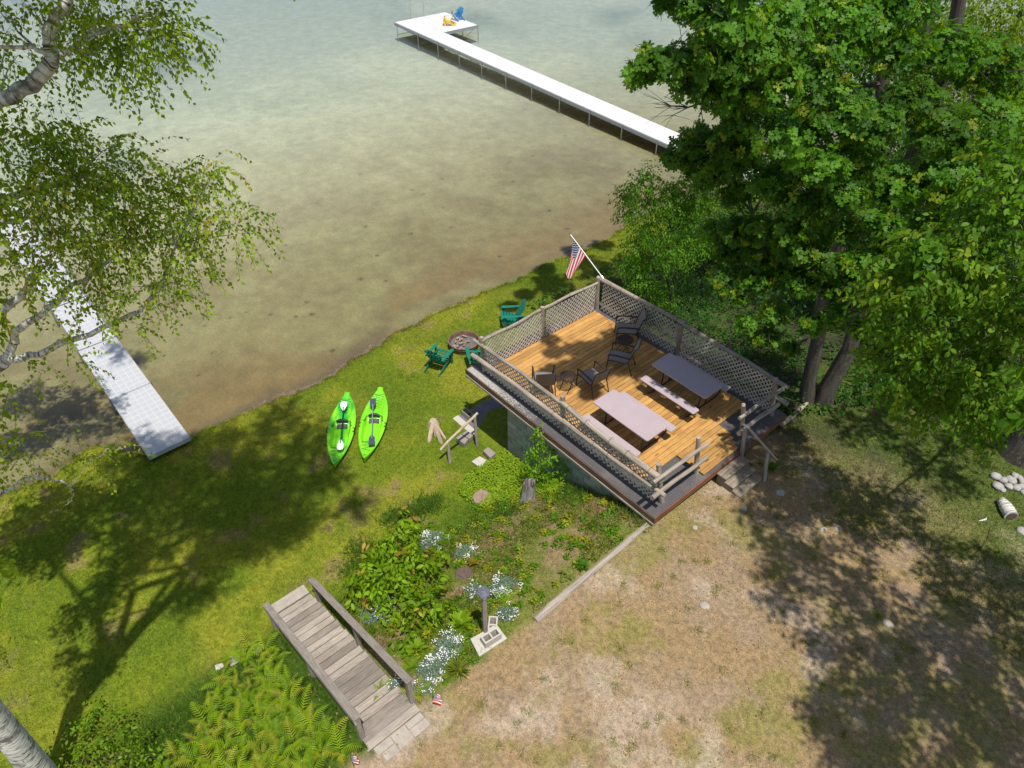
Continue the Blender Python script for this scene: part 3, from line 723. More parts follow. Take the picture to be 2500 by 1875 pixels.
# ------------------------------------------------------------------ wooden adirondack chairs; x = forward
def adirondack(P, fwd, mt, label, group=None, nback=5):
    t = thing('adirondack_chair', label, 'adirondack chair', P, math.atan2(fwd[1], fwd[0]), group)
    m = M[mt]
    for i in range(5):
        x = .36-.105*i; z = .365-.035*i
        MB().beam((x, -.27, z), (x, .27, z), .088, .02, (.33, 0, 1)).build('seat_slat', m, t, bevel=.004)
    for i in range(nback):
        k = i-(nback-1)/2; y0 = k*.10; y1 = k*.125; L = .86-.035*k*k
        d = Vector((-.42, 0, .9)).normalized()
        a = Vector((-.10, y0, .22)); b = a+d*L+Vector((0, y1-y0, 0))
        MB().beam(a, b, .088, .02, (1, 0, .45)).build('back_slat', m, t, bevel=.004)
    for z_, w in ((.5, .27), (.80, .29)):
        x = -.10-(z_-.22)*.467-.03; MB().beam((x, -w, z_), (x, w, z_), .05, .022).build('back_brace', m, t)
    for s in (1, -1):
        y = s*.31
        mb = MB().prism([(-.32, y-.035), (.30, y-.07), (.38, y-.05), (.40, y), (.38, y+.05), (.30, y+.07), (-.32, y+.035)], .545, .568); mb.build('armrest', m, t, bevel=.004)
        MB().beam((.30, y-s*.0, 0), (.30, y, .545), .10, .024, (0, 1, 0)).build('leg', m, t)
        MB().beam((.38, y-s*.035, .34), (-.52, y-s*.035, .035), .024, .11).build('leg', m, t)
    MB().beam((.405, -.29, .33), (.405, .29, .33), .02, .09).build('front_apron', m, t)
    return t
GG = 'green adirondack chairs around the fire pit'
adirondack(Vector((-2.42, 18.80, gz((-2.42, 18.8)))), (.45, .9), 'green_paint', 'green adirondack chair left of the fire pit, its slatted back towards the kayaks', GG)
adirondack(Vector((-1.13, 18.72, gz((-1.1, 18.7)))), (-.18, 1), 'green_paint', 'green adirondack chair half hidden behind the corner of the roof ledge', GG)
adirondack(Vector((.02, 21.15, gz((0, 21.1)))), (-1, -.08), 'green_paint', 'green adirondack chair beyond the lake-side lattice fence, seen from the side', GG)

# ------------------------------------------------------------------ fire pit
FP = Vector((-1.66, 19.85, 0)); FP.z = gz(FP)
fp = thing('fire_pit', 'round rusty steel fire ring full of ash and half burnt wood on the lawn', 'fire pit', FP)
for r_, z_, nm in ((.53, .30, 'rim'), (.515, .22, 'hoop')):
    MB().tube([(math.cos(a)*r_, math.sin(a)*r_, z_) for a in np.linspace(0, 2*math.pi, 41)], .017, 8, False).build(nm, M['rust'], fp, True)
mb = MB(); n = 40
for z_, r_ in ((.0, .48), (.30, .525), (.30, .505), (.05, .46)):
    for k in range(n): mb.v.append(Vector((r_*math.cos(2*math.pi*k/n), r_*math.sin(2*math.pi*k/n), z_)))
for q_ in range(3):
    for k in range(n): mb.f.append([q_*n+k, q_*n+(k+1) % n, (q_+1)*n+(k+1) % n, (q_+1)*n+k]); mb.uv += [(0, 0)]*4
mb.build('ring', M['rust'], fp, True)
mb = MB(); rr_ = 22; bb = 0
for i in range(rr_+1):
    for k in range(36):
        r_ = .49*i/rr_; a = 2*math.pi*k/36; x, y = r_*math.cos(a), r_*math.sin(a)
        mb.v.append(Vector((x, y, .12+.05*float(fbm(x*9, y*9, 4))+random.uniform(-.012, .012))))
for i in range(rr_):
    for k in range(36): mb.f.append([i*36+k, (i+1)*36+k, (i+1)*36+(k+1) % 36, i*36+(k+1) % 36]); mb.uv += [(0, 0)]*4
mb.build('ash_bed', M['ash'], fp)
for i in range(16):
    a = random.random()*6.3; L = random.uniform(.07, .2); c = Vector((random.gauss(-.14, .14), random.gauss(-.03, .17), .19+random.uniform(0, .05))); d = Vector((math.cos(a), math.sin(a), random.uniform(-.2, .3)))*L/2
    MB().beam(c-d, c+d, random.uniform(.03, .06), random.uniform(.02, .045)).build('firewood', M['charlog'], fp)

# ------------------------------------------------------------------ kayaks and paddles
def kayak(Pa, Pb, label, mt='kayak'):
    # x from stern (Pa, blunt) to bow (Pb, pointed)
    d = Pb-Pa; L = math.hypot(d.x, d.y); c = (Pa+Pb)/2
    c.z = gz(c)
    t = thing('kayak', label, 'kayak', c, math.atan2(d.y, d.x), 'lime green kayaks on the lawn')
    nx, ny = 72, 30; hw = .40; mb = MB()
    def half(s):     # s 0..1 stern->bow
        a = min(1, (s+.02)/.46); b = (1-s)/.52
        w = hw*math.sin(math.pi/2*min(1, a))**.72 if s < .46 else hw*math.sin(math.pi/2*min(1, b))**.8
        return max(w, .085*(1-s)+.012) if s < .5 else max(w, .022)
    def depth(s, yy, w):
        x = s*L; y = abs(yy); r = 0
        def soft(e): return 1/(1+math.exp(-e*70))
        k = soft(w-.10-y)                              # raised gunwale stays
        cock = soft(s-.40)*soft(.74-s); r += .15*cock*k*soft(.25-y)
        r += .05*soft(s-.43)*soft(.72-s)*soft(.235-y)*soft(y-.13)       # foot channels
        r += .085*soft(s-.12)*soft(.345-s)*soft(w-.085-y)*soft(.21-y)   # tank well
        r += .03*soft(s-.355)*soft(.40-s)*soft(.2-y)
        r += .02*soft(s-.76)*soft(.87-s)*soft(w-.07-y)
        r -= .012*soft(.012-abs(y-.05))*cock
        return r
    for i in range(nx+1):
        s = i/nx; w = half(s); lift = .10*max(0, (s-.72)/.28)**2+.05*max(0, (.18-s)/.18)**2
        for j in range(ny+1):
            q = -1+2*j/ny; y = q*w; crown = .03*(1-q*q); edge = -.035*abs(q)**8
            z = .255+lift+crown+edge-depth(s, y, w)
            mb.v.append(Vector(((s-.5)*L, y, z)))
    def bot(i, j): return (nx+1)*(ny+1)+i*(ny+1)+j
    for i in range(nx+1):
        s = i/nx; w = half(s)*.80; lift = .13*max(0, (s-.80)/.2)**2+.08*max(0, (.12-s)/.12)**2
        for j in range(ny+1):
            q = -1+2*j/ny; mb.v.append(Vector(((s-.5)*L*.97, q*w*1.04, .02+lift+.10*abs(q)**3)))
    for i in range(nx):
        for j in range(ny):
            mb.f.append([i*(ny+1)+j, (i+1)*(ny+1)+j, (i+1)*(ny+1)+j+1, i*(ny+1)+j+1]); mb.f.append([bot(i, j), bot(i, j+1), bot(i+1, j+1), bot(i+1, j)]); mb.uv += [(0, 0)]*8
        for j in (0, ny):
            a, b_, c_, d_ = i*(ny+1)+j, (i+1)*(ny+1)+j, bot(i+1, j), bot(i, j); mb.f.append([a, d_, c_, b_] if j == 0 else [a, b_, c_, d_]); mb.uv += [(0, 0)]*4
    for j in range(ny):
        for i in (0, nx):
            a, b_, c_, d_ = i*(ny+1)+j, i*(ny+1)+j+1, bot(i, j+1), bot(i, j); mb.f.append([a, b_, c_, d_] if i == 0 else [a, d_, c_, b_]); mb.uv += [(0, 0)]*4
    mb.build('hull', M[mt], t, True)
    def X(s): return (s-.5)*L
    # seat: pad, folded backrest and straps
    MB().prism(rounded(X(.415), X(.47), -.16, .16, .03), .155, .19).build('seat_pad', M['kayakseat'], t, bevel=.01)
    mb = MB().tube([(X(.405), -.17, .27), (X(.40), -.06, .30), (X(.40), .06, .30), (X(.405), .17, .27)], [.035, .05, .05, .035], 10, True); mb.build('seat_back', M['black'], t, True)
    for s in (1, -1): MB().tube([(X(.40), s*.17, .27), (X(.405), s*.25, .26), (X(.44), s*.24, .27), (X(.475), s*.27, .275), (X(.47), s*.31, .285)], .008, 5).build('strap', M['black'], t)
    def zig(s0, s1, n, w, sign=1):
        return [(X(s0+(s1-s0)*i/n), (w if i % 2 else -w)*sign*(1 if s0 < .5 else (1-.35*i/n)), .30+(.02 if s0 > .5 else 0)) for i in range(n+1)]
    MB().tube(zig(.09, .30, 5, .17), .0055, 4).build('bungee', M['black'], t); MB().tube([(x, -y, z) for x, y, z in zig(.09, .30, 5, .17)], .0055, 4).build('bungee', M['black'], t)
    MB().tube(zig(.77, .89, 5, .19), .0055, 4).build('bungee', M['black'], t); MB().tube([(X(.77), -.19, .30), (X(.77), .19, .30)], .0055, 4).build('bungee', M['black'], t)
    for s in (1, -1): MB().tube([(X(.50), s*.36, .27), (X(.51), s*.41, .285), (X(.545), s*.41, .285), (X(.555), s*.36, .27)], .011, 6).build('carry_handle', M['black'], t)
    MB().tube([(X(.955), -.04, .345), (X(.965), 0, .38), (X(.955), .05, .35)], .007, 5).build('toggle', M['black'], t)
    return t, X
def paddle(a, b, blade_m, shaft_m, label, flip=0):
    c = (a+b)/2; d = (b-a); L = d.length/2
    t = thing('paddle', label, 'paddle', c, math.atan2(d.y, d.x), 'paddles lying on the kayaks')
    MB().tube([(-L+.2, 0, 0), (L-.2, 0, 0)], .016, 8).build('shaft', M[shaft_m], t, True)
    for s in (1, -1):
        if blade_m == 'whiteblade': P = [(0, -.015), (.10, -.06), (.20, -.095), (.32, -.10), (.40, -.075), (.42, 0), (.40, .075), (.32, .10), (.20, .095), (.10, .06), (0, .015)]
        else: P = [(0, -.015), (.07, -.05), (.14, -.085), (.40, -.09), (.42, -.07), (.41, .07), (.38, .09), (.14, .09), (.07, .05), (0, .015)]
        pts = [(s*(L-.36+x), y*s) for x, y in P]
        MB().prism(pts, -.008, .006).build('blade', M[blade_m], t, bevel=.003)
        MB().tube([(s*(L-.42), 0, 0), (s*(L-.15), 0, .004)], [.016, .008], 8).build('blade_root', M[blade_m if blade_m == 'whiteblade' else 'greyblade'], t, True)
    return t
KZ = -2.12
ka, kb = at(*k6(555, 145), KZ), at(*k6(282, 1598), KZ+.05)
kayak(ka, kb, 'mottled lime and dark green kayak on the lawn carrying the white-bladed paddle')
kc, kd_ = at(*k6(1230, 45), KZ), at(*k6(892, 1472), KZ+.05)
kayak(kc, kd_, 'plain lime green kayak on the lawn carrying the grey-bladed paddle', 'kayak_lime')
paddle(at(*k6(492, 350), -2.0), at(*k6(418, 1290), -2.03), 'whiteblade', 'blackshaft', 'kayak paddle with white blades and dark shaft on the left kayak')
paddle(at(*k6(1082, 290), -2.0), at(*k6(1056, 1185), -2.03), 'greyblade', 'alu', 'kayak paddle with slate grey blades and silver shaft on the right kayak')

# ------------------------------------------------------------------ near dock
nd = bthing('near_dock', 'white sectional dock at the left, its first panels resting on the lawn edge', 'dock')
ndv0, ndv1 = 11.33, 12.52; us = -5.48; sec = 3.22
tile = MB().box(0, .192, 0, .226, 0, .03).mesh('deck_tile', M['dockgrey'], bevel=.006)
cnt = 0; stuffmb = MB()
for s in range(7):
    ue = us-s*sec; ze = -2.30+.012*s; zz = ze
    nrow = 13; pr = (sec-.06)/nrow
    for i in range(nrow):
        for j in range(6):
            u0 = ue-.03-(i+1)*pr+.006; v0 = ndv0+.02+j*.1925
            if s < 3:
                o = link('deck_tile', tile, nd); o.scale = ((pr-.016)/.192, (.178)/.226, 1); o.location = B(u0, v0+.186, zz-.03)
            else: ubox(stuffmb, u0, u0+pr-.008, v0, v0+.186, zz-.03, zz)
    ubox(MB(), ue-sec+.03, ue-.03, ndv0+.008, ndv1-.004, zz-.03, zz-.004).build('panel', M['dockline'], nd)
    fr = MB(); 
    for v0 in (ndv0-.025, ndv1+.0): ubox(fr, ue-sec+.012, ue-.012, v0, v0+.03, zz-.14, zz+.004)
    for u0 in (ue-.03, ue-sec+.004): ubox(fr, u0, u0+.022, ndv0+.006, ndv1-.002, zz-.14, zz+.003)
    for k in range(6): ubox(fr, ue-.3-k*.5, ue-.26-k*.5, ndv0+.006, ndv1-.002, zz-.12, zz-.032)
    fr.build('frame', M['dockframe'] if s > 1 else M['dockgrey'], nd)
    if s:
        for v0 in (ndv0-.05, ndv1+.05): MB().tube([B(ue, v0, zz+.05), B(ue, v0, gzuv(ue, v0)-.1)], .025, 8).build('leg', M['dockframe'], nd, True)
so = stuffmb.build('deck_tiles', M['dockgrey'], nd); so['kind'] = 'stuff'

# ------------------------------------------------------------------ far dock
a0 = Vector((-8.672, 58.132, -2.2)); fdang = math.atan2(37.076-58.132, 7.307+8.672)
fd = thing('far_dock', 'long white dock reaching into the lake with a wide square platform at its far end', 'dock', a0, fdang)
# local x along towards shore, y positive = away (far side)
Wd = 1.5; Z0 = 0
def fbox(mb, x0, x1, y0, y1, z0, z1): return mb.box(x0, x1, y0, y1, z0, z1)
x = 0
for k in range(13):
    fbox(MB(), x+.01, x+2.99, .0, Wd, -.05, 0).build('deck_panel', M['dockwhite'], fd)
    x += 3.0
LEN = x
for k in range(3):
    y0 = Wd+.02+k*.985
    fbox(MB(), -.0, 4.30, y0, y0+.965, -.05, 0).build('deck_panel', M['dockwhite'], fd) if k else [fbox(MB(), 0, 4.3, y0, y0+.965, -.05, 0).build('deck_panel', M['dockwhite'], fd)]
fr = MB()
for y in (-.03, Wd-.02): fbox(fr, -.02, LEN, y, y+.035, -.22, -.055)
fr.build('frame', M['dockframe'], fd)
fr = MB()
for xx in (-.03, 4.29): fbox(fr, xx, xx+.035, Wd+.02, 4.47, -.22, -.012)
fbox(fr, -.03, 4.32, 4.47, 4.505, -.22, -.012); fbox(fr, -.034, -.002, -.03, Wd, -.22, -.012)
fr.build('platform_frame', M['dockframe'], fd)
xs = [.4]+[3.3+2.62*k for k in range(14)]
for k in range(3): fbox(MB(), .05, LEN-.05, .08+.48*k, .46+.48*k, -.20, -.056).build('dark_underfill', M['cap'], fd)  # dark filler added under the panels so the dock's reflection turns dark
fbox(MB(), .05, 4.2, 1.62, 4.4, -.20, -.056).build('dark_underfill', M['cap'], fd)
for x_ in xs:
    if x_ > LEN: break
    for y in (-.06, Wd+.04): MB().tube([(x_, y, .02), (x_, y, -1.6)], .028, 6).build('leg', M['dockframe'], fd, True)
    MB().beam((x_+.02, -.02, -.75), (x_+.02, Wd, -.75), .03, .03).build('cross_brace', M['dockframe'], fd)
    MB().tube([(x_, .0, -.2), (x_+.02, Wd, -1.1)], .015, 5).build('brace', M['dockframe'], fd)
for x_, y in ((.4, 4.5), (4.25, 4.52), (2.2, 4.52)):
    MB().tube([(x_, y, .02), (x_, y, -1.7)], .03, 6).build('leg', M['dockframe'], fd, True)
MB().tube([(4.25, 2.4, -.2), (4.0, 4.4, -1.3)], .018, 5).build('brace', M['dockframe'], fd)
MB().tube([(4.1, 4.4, -.2), (4.1, 2.5, -1.3)], .018, 5).build('brace', M['dockframe'], fd)
# swim ladder rails
lad = thing('swim_ladder', 'thin metal handrails standing up at the outer edge of the far dock platform', 'ladder', a0, fdang)
for y in (2.05, 3.25):
    MB().tube([(-.05, y, -.3), (-.05, y, .28), (-.95, y+.1, 1.25), (-1.3, y+.1, .9), (-1.35, y+.1, -.9)], .022, 6).build('rail', M['alu'], lad, True)
for z_ in (-.3, -.55): MB().beam((-.8, 2.1, z_), (-.8, 3.3, z_), .08, .03).build('rung', M['alu'], lad)
def fdw(x, y): return Matrix.Rotation(fdang, 3, 'Z') @ Vector((x, y, 0))+a0
wz = zoomer(940, 0, 260, 2212)
py_ = at(*wz(1330, 520), -2.2); adirondack(Vector((py_.x, py_.y, -2.2)), (-.93, -.05), 'yellow_paint', 'yellow adirondack chair on the far dock platform')
pb_ = at(*wz(1500, 430), -2.2); adirondack(Vector((pb_.x+.05, pb_.y+.2, -2.2)), (-.55, .83), 'blue_paint', 'blue adirondack chair on the far dock platform')

# ------------------------------------------------------------------ garden stairs
gs = bthing('garden_stairs', 'long weathered timber stairs with two plank handrails descending from the yard to the lawn', 'stairs')
NTR = 20
for i in range(NTR):
    u0 = 1.66+.221*i; z = -2.19+1.53*i/(NTR-1)
    ubox(MB(), u0+.004, u0+.211, 11.22+random.uniform(-.025, .025), 12.22, z-.045, z+.0, .005).build('tread', M['tread'], gs, bevel=.008)
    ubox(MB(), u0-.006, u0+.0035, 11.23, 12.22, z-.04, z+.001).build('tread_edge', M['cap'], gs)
    ubox(MB(), u0+.213, u0+.222, 11.26, 12.2, z-.05, z+.03).build('riser', M['cap'], gs)
for u0 in (6.08, 6.225): ubox(MB(), u0, u0+.14, 11.2, 12.32, -.66, -.60).build('tread', M['greywood'], gs, bevel=.004)
ubox(MB(), 6.368, 6.40, 11.2, 12.36, -.70, -.585).build('edge_board', M['greywood'], gs)
ubox(MB(), 1.34, 1.63, 11.25, 12.2, -2.35, -2.185).build('foot_slab', M['paver'], gs)
rL = (toB(at(648, 1474, -1.42)), toB(at(872, 1754, .27))); rR = (toB(at(758, 1413, -1.42)), toB(at(1000, 1664, .27)))
for a, b in (rL, rR):
    MB().beam(a, b, .145, .04).build('handrail', M['greywood'], gs, bevel=.004)
    o_ = Vector((0, -.055 if a is rL[0] else .055, -.10)); MB().beam(a+o_, b+o_, .035, .13).build('side_board', M['greywood'], gs, bevel=.004)
for (a, b), ss in ((rL, 1), (rR, 1)):
    for t in (.04, .5, .985):
        p = a.lerp(b, t); g = gzuv(p.x, -p.y)
        MB().beam(Vector((p.x, p.y, g-.2)), Vector((p.x, p.y, p.z-.03)), .10, .10, (1, 0, 0)).build('post', M['greywood'], gs, bevel=.004)
pv = bthing('landing_pavers', 'row of grey stone pavers at the head of the garden stairs', 'pavers')
for (a, b, c, d) in ((6.42, 6.56, 11.22, 11.57), (6.565, 6.74, 11.2, 11.57), (6.42, 6.74, 11.575, 11.90), (6.42, 6.58, 11.905, 12.26), (6.585, 6.76, 11.905, 12.2)):
    ubox(MB(), a, b, c+.006, d-.004, -.68, -.585+random.uniform(-.006, .006), .006).build('paver', M['paver'], pv, bevel=.006)
# timber edging along the top of the bank
te = bthing('timber_edging', 'weathered log laid along the edge between the dirt yard and the planted bank', 'edging')
pts = [B(6.44, 8.30, -.55)]+[B(6.43+random.uniform(-.015, .015), v, gzuv(6.44, v)+.035) for v in np.arange(7.8, 4.9, -.5)]+[B(6.41, 4.82, gzuv(6.44, 4.8)+.02)]
MB().tube(pts, [.085, .085, .08, .078, .075, .07, .066, .06][:len(pts)], 8, True, .06).build('log', M['log'], te, True)
te = bthing('timber_edging', 'thin log edging between the wooded corner of the roof and the big forked oak', 'edging')
MB().tube([B(6.45, -.55, -.50), B(6.42, -1.2, -.56), B(6.38, -2.1, -.56)], [.06, .06, .05], 7, True, .06).build('log', M['log'], te, True)

# ------------------------------------------------------------------ small handrail, step blocks, stumps by the patio
hh = bthing('log_handrail', 'sloping peeled pole handrail on two round posts beside the patio step blocks', 'handrail')
pA, pB_ = toB(onground(*z6(1545, 1018))), toB(onground(*z6(1837, 832)))
tA, tB = toB(at(*z6(1520, 812), -1.72)), toB(at(*z6(1808, 520), -1.30))
MB().tube([pA, pA.lerp(tA, .5), tA], [.05, .048, .045], 8, True, .04).build('post', M['greywood'], hh, True)
MB().tube([pB_, pB_.lerp(tB, .5), tB], [.052, .048, .046], 8, True, .04).build('post', M['greywood'], hh, True)
MB().tube([toB(at(*z6(1437, 882), -1.78)), toB(at(*z6(1520, 790), -1.68)), toB(at(*z6(1640, 675), -1.52)), toB(at(*z6(1760, 560), -1.37)), toB(at(*z6(1840, 478), -1.25))], [.038, .042, .04, .04, .036], 8, True, .05).build('rail', M['rootwood'], hh, True)
def slabpoly(label, cat, name, pts, zt, th, mt, group=None):
    c = sum(pts, Vector((0, 0, 0)))/len(pts); t = thing(name, label, cat, Vector((c.x, c.y, zt-th)), 0, group)
    q = [(p.x-c.x, p.y-c.y) for p in pts]
    ar = sum(q[i][0]*q[(i+1) % len(q)][1]-q[(i+1) % len(q)][0]*q[i][1] for i in range(len(q)))
    if ar < 0: q = q[::-1]
    MB().prism(q, 0, th).build('stone' if 'stone' in name else 'block', mt, t, bevel=.008); return t
zt = -2.12
slabpoly('pair of brown step blocks side by side under the peeled pole handrail, left half', 'block', 'step_block', [at(*z6(*p), zt) for p in ((1605, 745), (1660, 705), (1742, 760), (1697, 812))], zt, .17, M['darkcon'], 'step blocks below the patio')
slabpoly('step block nearest the patio kerb in the shadow of the peeled handrail', 'block', 'step_block', [at(*z6(*p), zt) for p in ((1668, 700), (1725, 668), (1796, 718), (1750, 756))], zt, .17, M['darkcon'], 'step blocks below the patio')
slabpoly('single grey step block between the patio kerb and the flat stepping stone', 'block', 'step_block', [at(*z6(*p), -2.1) for p in ((1898, 880), (1955, 846), (2037, 912), (1975, 962))], -2.1, .16, M['darkcon'], 'step blocks below the patio')
slabpoly('flat square stepping stone in the lawn below the creeper patch', 'stepping stone', 'stepping_stone', [at(*z6(*p), -2.2) for p in ((1775, 1000), (1862, 944), (1962, 996), (1876, 1072))], -2.2, .06, M['concrete'])
def cinder(P, rz, label, mt='concrete', lie=False, group=None, holes=2):
    t = thing('cinder_block', label, 'cinder block', P, rz, group)
    mb = MB(); L, Wd_, H = .39, .19, .19
    mb.box(-L/2, L/2, -Wd_/2, -Wd_/2+.032, 0, H); mb.box(-L/2, L/2, Wd_/2-.032, Wd_/2, 0, H)
    for x_ in (-L/2, -.018, L/2-.032): mb.box(x_+.0005, x_+.0315, -Wd_/2+.0325, Wd_/2-.0325, .0005, H-.0005)
    o = mb.build('block', M[mt], t)
    MB().box(-L/2+.033, L/2-.033, -Wd_/2+.033, Wd_/2-.033, .0, .03).build('soil', M['ash'], t)
    return t
pc = at(*z6(1735, 520), -2.33); cinder(Vector((pc.x, pc.y, -2.33)), ANG, 'grey hollow block standing on the kerb at the outer end of the patio', 'darkcon')
slabpoly('white painted brick tucked behind the hollow block on the patio corner', 'brick', 'brick', [at(*z6(*p), -2.2) for p in ((1665, 460), (1715, 440), (1730, 452), (1680, 475))], -2.2, .12, M['stone'])
# tree stump with splayed roots
sp_ = onground(*z6(1365, 620)); rt = thing('tree_stump', 'pale rotten stump with three splayed roots on the lawn beside the peeled handrail', 'tree stump', sp_)
MB().tube([(0, .05, -.05), (0, .03, .10), (-.01, .02, .2)], [.2, .17, .11], 12, True, .12).build('stump', M['rootwood'], rt, True)
for ex, r_ in (((1308, 808), .055), ((1388, 740), .04), ((1462, 828), .06), ((1508, 772), .045)):
    e = onground(*z6(*ex)); e = e-sp_
    MB().tube([(e.x*.15, e.y*.15+.03, .18), (e.x*.5, e.y*.5, .12), (e.x*.85, e.y*.85, .035), (e.x, e.y, -.01)], [r_*1.3, r_*1.2, r_, r_*.35], 8, True, .12).build('root', M['rootwood'], rt, True)
def flatstump(px, py, rx, ry, h, mt, label, seed):
    P = onground(px, py); t = thing('tree_stump', label, 'tree stump', P); rs = random.Random(seed)
    n = 26; ring = [(1+rs.uniform(-.09, .09)+.07*math.sin(3*k*6.28/n+seed)) for k in range(n)]
    mb = MB(); b = 0
    lv = [(1.18, -.08), (1.05, h*.6), (1.0, h)]
    for sc, z in lv:
        for k in range(n): a = 6.2832*k/n; mb.v.append(Vector((rx*sc*ring[k]*math.cos(a), ry*sc*ring[k]*math.sin(a), z)))
    for q in range(2):
        for k in range(n): mb.f.append([q*n+k, q*n+(k+1) % n, (q+1)*n+(k+1) % n, (q+1)*n+k]); mb.uv += [(k*.05, q*.2)]*4
    mb.build('bark', M['log'], t, True)
    mb = MB()
    for i in range(9):
        for k in range(n): a = 6.2832*k/n; s_ = i/8*.985; mb.v.append(Vector((rx*s_*ring[k]*math.cos(a), ry*s_*ring[k]*math.sin(a), h+.002+rs.uniform(0, .012)*(i > 0))))
    for i in range(8):
        for k in range(n): mb.f.append([i*n+k, (i+1)*n+k, (i+1)*n+(k+1) % n, i*n+(k+1) % n]); mb.uv += [(0, 0)]*4
    mb.build('cut_face', M[mt], t, True)
flatstump(1177, 1222, .245, .235, .16, 'stumptop', 'wide sawn stump with a pale brown face on the planted bank near the creeper', 3)
flatstump(1134, 1405, .19, .155, .12, 'stumpdark', 'small dark sawn stump between the big leafy shrub and the lamp post', 5)
sn = onground(1290, 1218); st_ = thing('bark_snag', 'jagged hollow birch snag against the boathouse wall, grown over by leafy suckers', 'tree stump', sn)
mb = MB(); n = 18
for (r_, z_, x_) in ((.24, -.1, 0), (.19, .12, 0), (.165, .4, .01), (.15, .62, .02), (.12, .62, .02), (.12, .2, .01)):
    for k in range(n):
        a = 6.2832*k/n; j = random.uniform(-.10, .14) if z_ > .5 else 0
        rr_ = r_*(1+.13*math.sin(k*2.1)+random.uniform(-.05, .05)); mb.v.append(Vector((x_+rr_*math.cos(a), rr_*math.sin(a), z_+j)))
for q in range(5):
    for k in range(n): mb.f.append([q*n+k, q*n+(k+1) % n, (q+1)*n+(k+1) % n, (q+1)*n+k]); mb.uv += [(k*.06, q*.2), (k*.06+.06, q*.2), (k*.06+.06, q*.2+.2), (k*.06, q*.2+.2)]
mb.build('trunk', M['snag'], st_, True)

# ------------------------------------------------------------------ lamp post, blocks around it, little flags
lb = onground(*z2(1236, 1470)); lp = thing('lamp_post', 'short timber lamp post with a hexagonal blue-grey lantern above the white flowers', 'lamp post', lb, .35)
hgt = .62-lb.z
MB().box(-.045, .045, -.045, .045, -.1, hgt).build('post', M['greywood'], lp, bevel=.006)
def hexa(mb, r0, r1, z0, z1):
    b = len(mb.v)
    for r_, z_ in ((r0, z0), (r1, z1)):
        for k in range(6): mb.v.append(Vector((r_*math.cos(k*math.pi/3), r_*math.sin(k*math.pi/3), z_)))
    for k in range(6): mb.f.append([b+k, b+(k+1) % 6, b+6+(k+1) % 6, b+6+k]); mb.uv += [(0, 0)]*4
    mb.f.append([b+k for k in range(6)][::-1]); mb.f.append([b+6+k for k in range(6)]); mb.uv += [(0, 0)]*12
    return mb
h0 = hgt
hexa(MB(), .05, .05, h0+.001, h0+.05).build('collar', M['lampmetal'], lp); hexa(MB(), .075, .105, h0+.051, h0+.22).build('lantern_glass', M['frost'], lp)
for k in range(6):
    a = k*math.pi/3; MB().beam((.078*math.cos(a), .078*math.sin(a), h0+.05), (.11*math.cos(a), .11*math.sin(a), h0+.222), .012, .012).build('lantern_bar', M['lampmetal'], lp)
mb = hexa(MB(), .14, .13, h0+.222, h0+.245); hexa(mb, .115, .085, h0+.246, h0+.275); hexa(mb, .075, .035, h0+.276, h0+.31); hexa(mb, .022, .03, h0+.311, h0+.34); mb.build('lantern_roof', M['lampmetal'], lp)
cz = at(1192, 1562, -.62); g_ = gz(cz)
slabpoly('flat concrete slab at the foot of the lamp post, under a hollow block', 'slab', 'concrete_slab', [at(*p, g_+.10) for p in ((1148, 1559), (1212, 1523), (1238, 1558), (1170, 1602))], g_+.10, .12, M['concrete'])
c_ = at(1199, 1562, g_+.12); rzc = math.atan2(at(1222, 1544, g_+.1).y-at(1180, 1570, g_+.1).y, at(1222, 1544, g_+.1).x-at(1180, 1570, g_+.1).x)
cinder(Vector((c_.x, c_.y, g_+.102)), rzc, 'pale hollow block on the slab at the foot of the lamp post')
c_ = at(1203, 1535, g_); cinder(Vector((c_.x, c_.y+.02, g_-.06)), rzc+.9, 'half sunken hollow block just behind the lamp post')
slabpoly('broken white block lying below the slab at the lamp post', 'block', 'white_block', [at(*p, g_+.03) for p in ((1193, 1588), (1215, 1575), (1220, 1590), (1200, 1602))], g_+.03, .09, M['stone'])
def littleflag(base, top, H0, H1, E, label):
    t = thing('small_flag', label, 'small flag', base, 0, 'small stick flags at the garden stairs')
    MB().tube([(0, 0, 0), top-base], .005, 5).build('stick', M['wire'], t)
    flagcloth(t, H0-base, H1-base, [e-base for e in E], .02, 'cloth', 14, 10)
b_ = onground(*zs(1452, 1165)); littleflag(b_, b_+Vector((.0, .03, .36)), at(*zs(1462, 1082), b_.z+.34), at(*zs(1440, 1155), b_.z+.16), [at(*zs(1498, 1095), b_.z+.30), at(*zs(1515, 1125), b_.z+.22), at(*zs(1508, 1165), b_.z+.10)], 'little striped stick flag right of the head of the garden stairs')
b_ = onground(*zs(838, 1655)); littleflag(b_, at(*zs(808, 1568), b_.z+.36), at(*zs(808, 1570), b_.z+.34), at(*zs(832, 1628), b_.z+.16), [at(*zs(850, 1570), b_.z+.30), at(*zs(878, 1592), b_.z+.22), at(*zs(872, 1622), b_.z+.12)], 'little striped stick flag left of the landing pavers at the lower picture edge')
slabpoly('white upright brick in the grass left of the fern bed', 'brick', 'brick', [at(*p, -2.12) for p in ((559, 1604), (579, 1596), (590, 1625), (563, 1630))], -2.12, .13, M['stone'])
slabpoly('grey brick beside the long grass, leftmost of the loose bricks', 'brick', 'brick', [at(*p, -2.15) for p in ((524, 1624), (544, 1617), (550, 1636), (528, 1645))], -2.15, .11, M['concrete'])
slabpoly('pale brick half under the topmost ferns by the stairs', 'brick', 'brick', [at(*p, -2.08) for p in ((616, 1592), (632, 1570), (648, 1576), (628, 1601))], -2.08, .13, M['stone'])

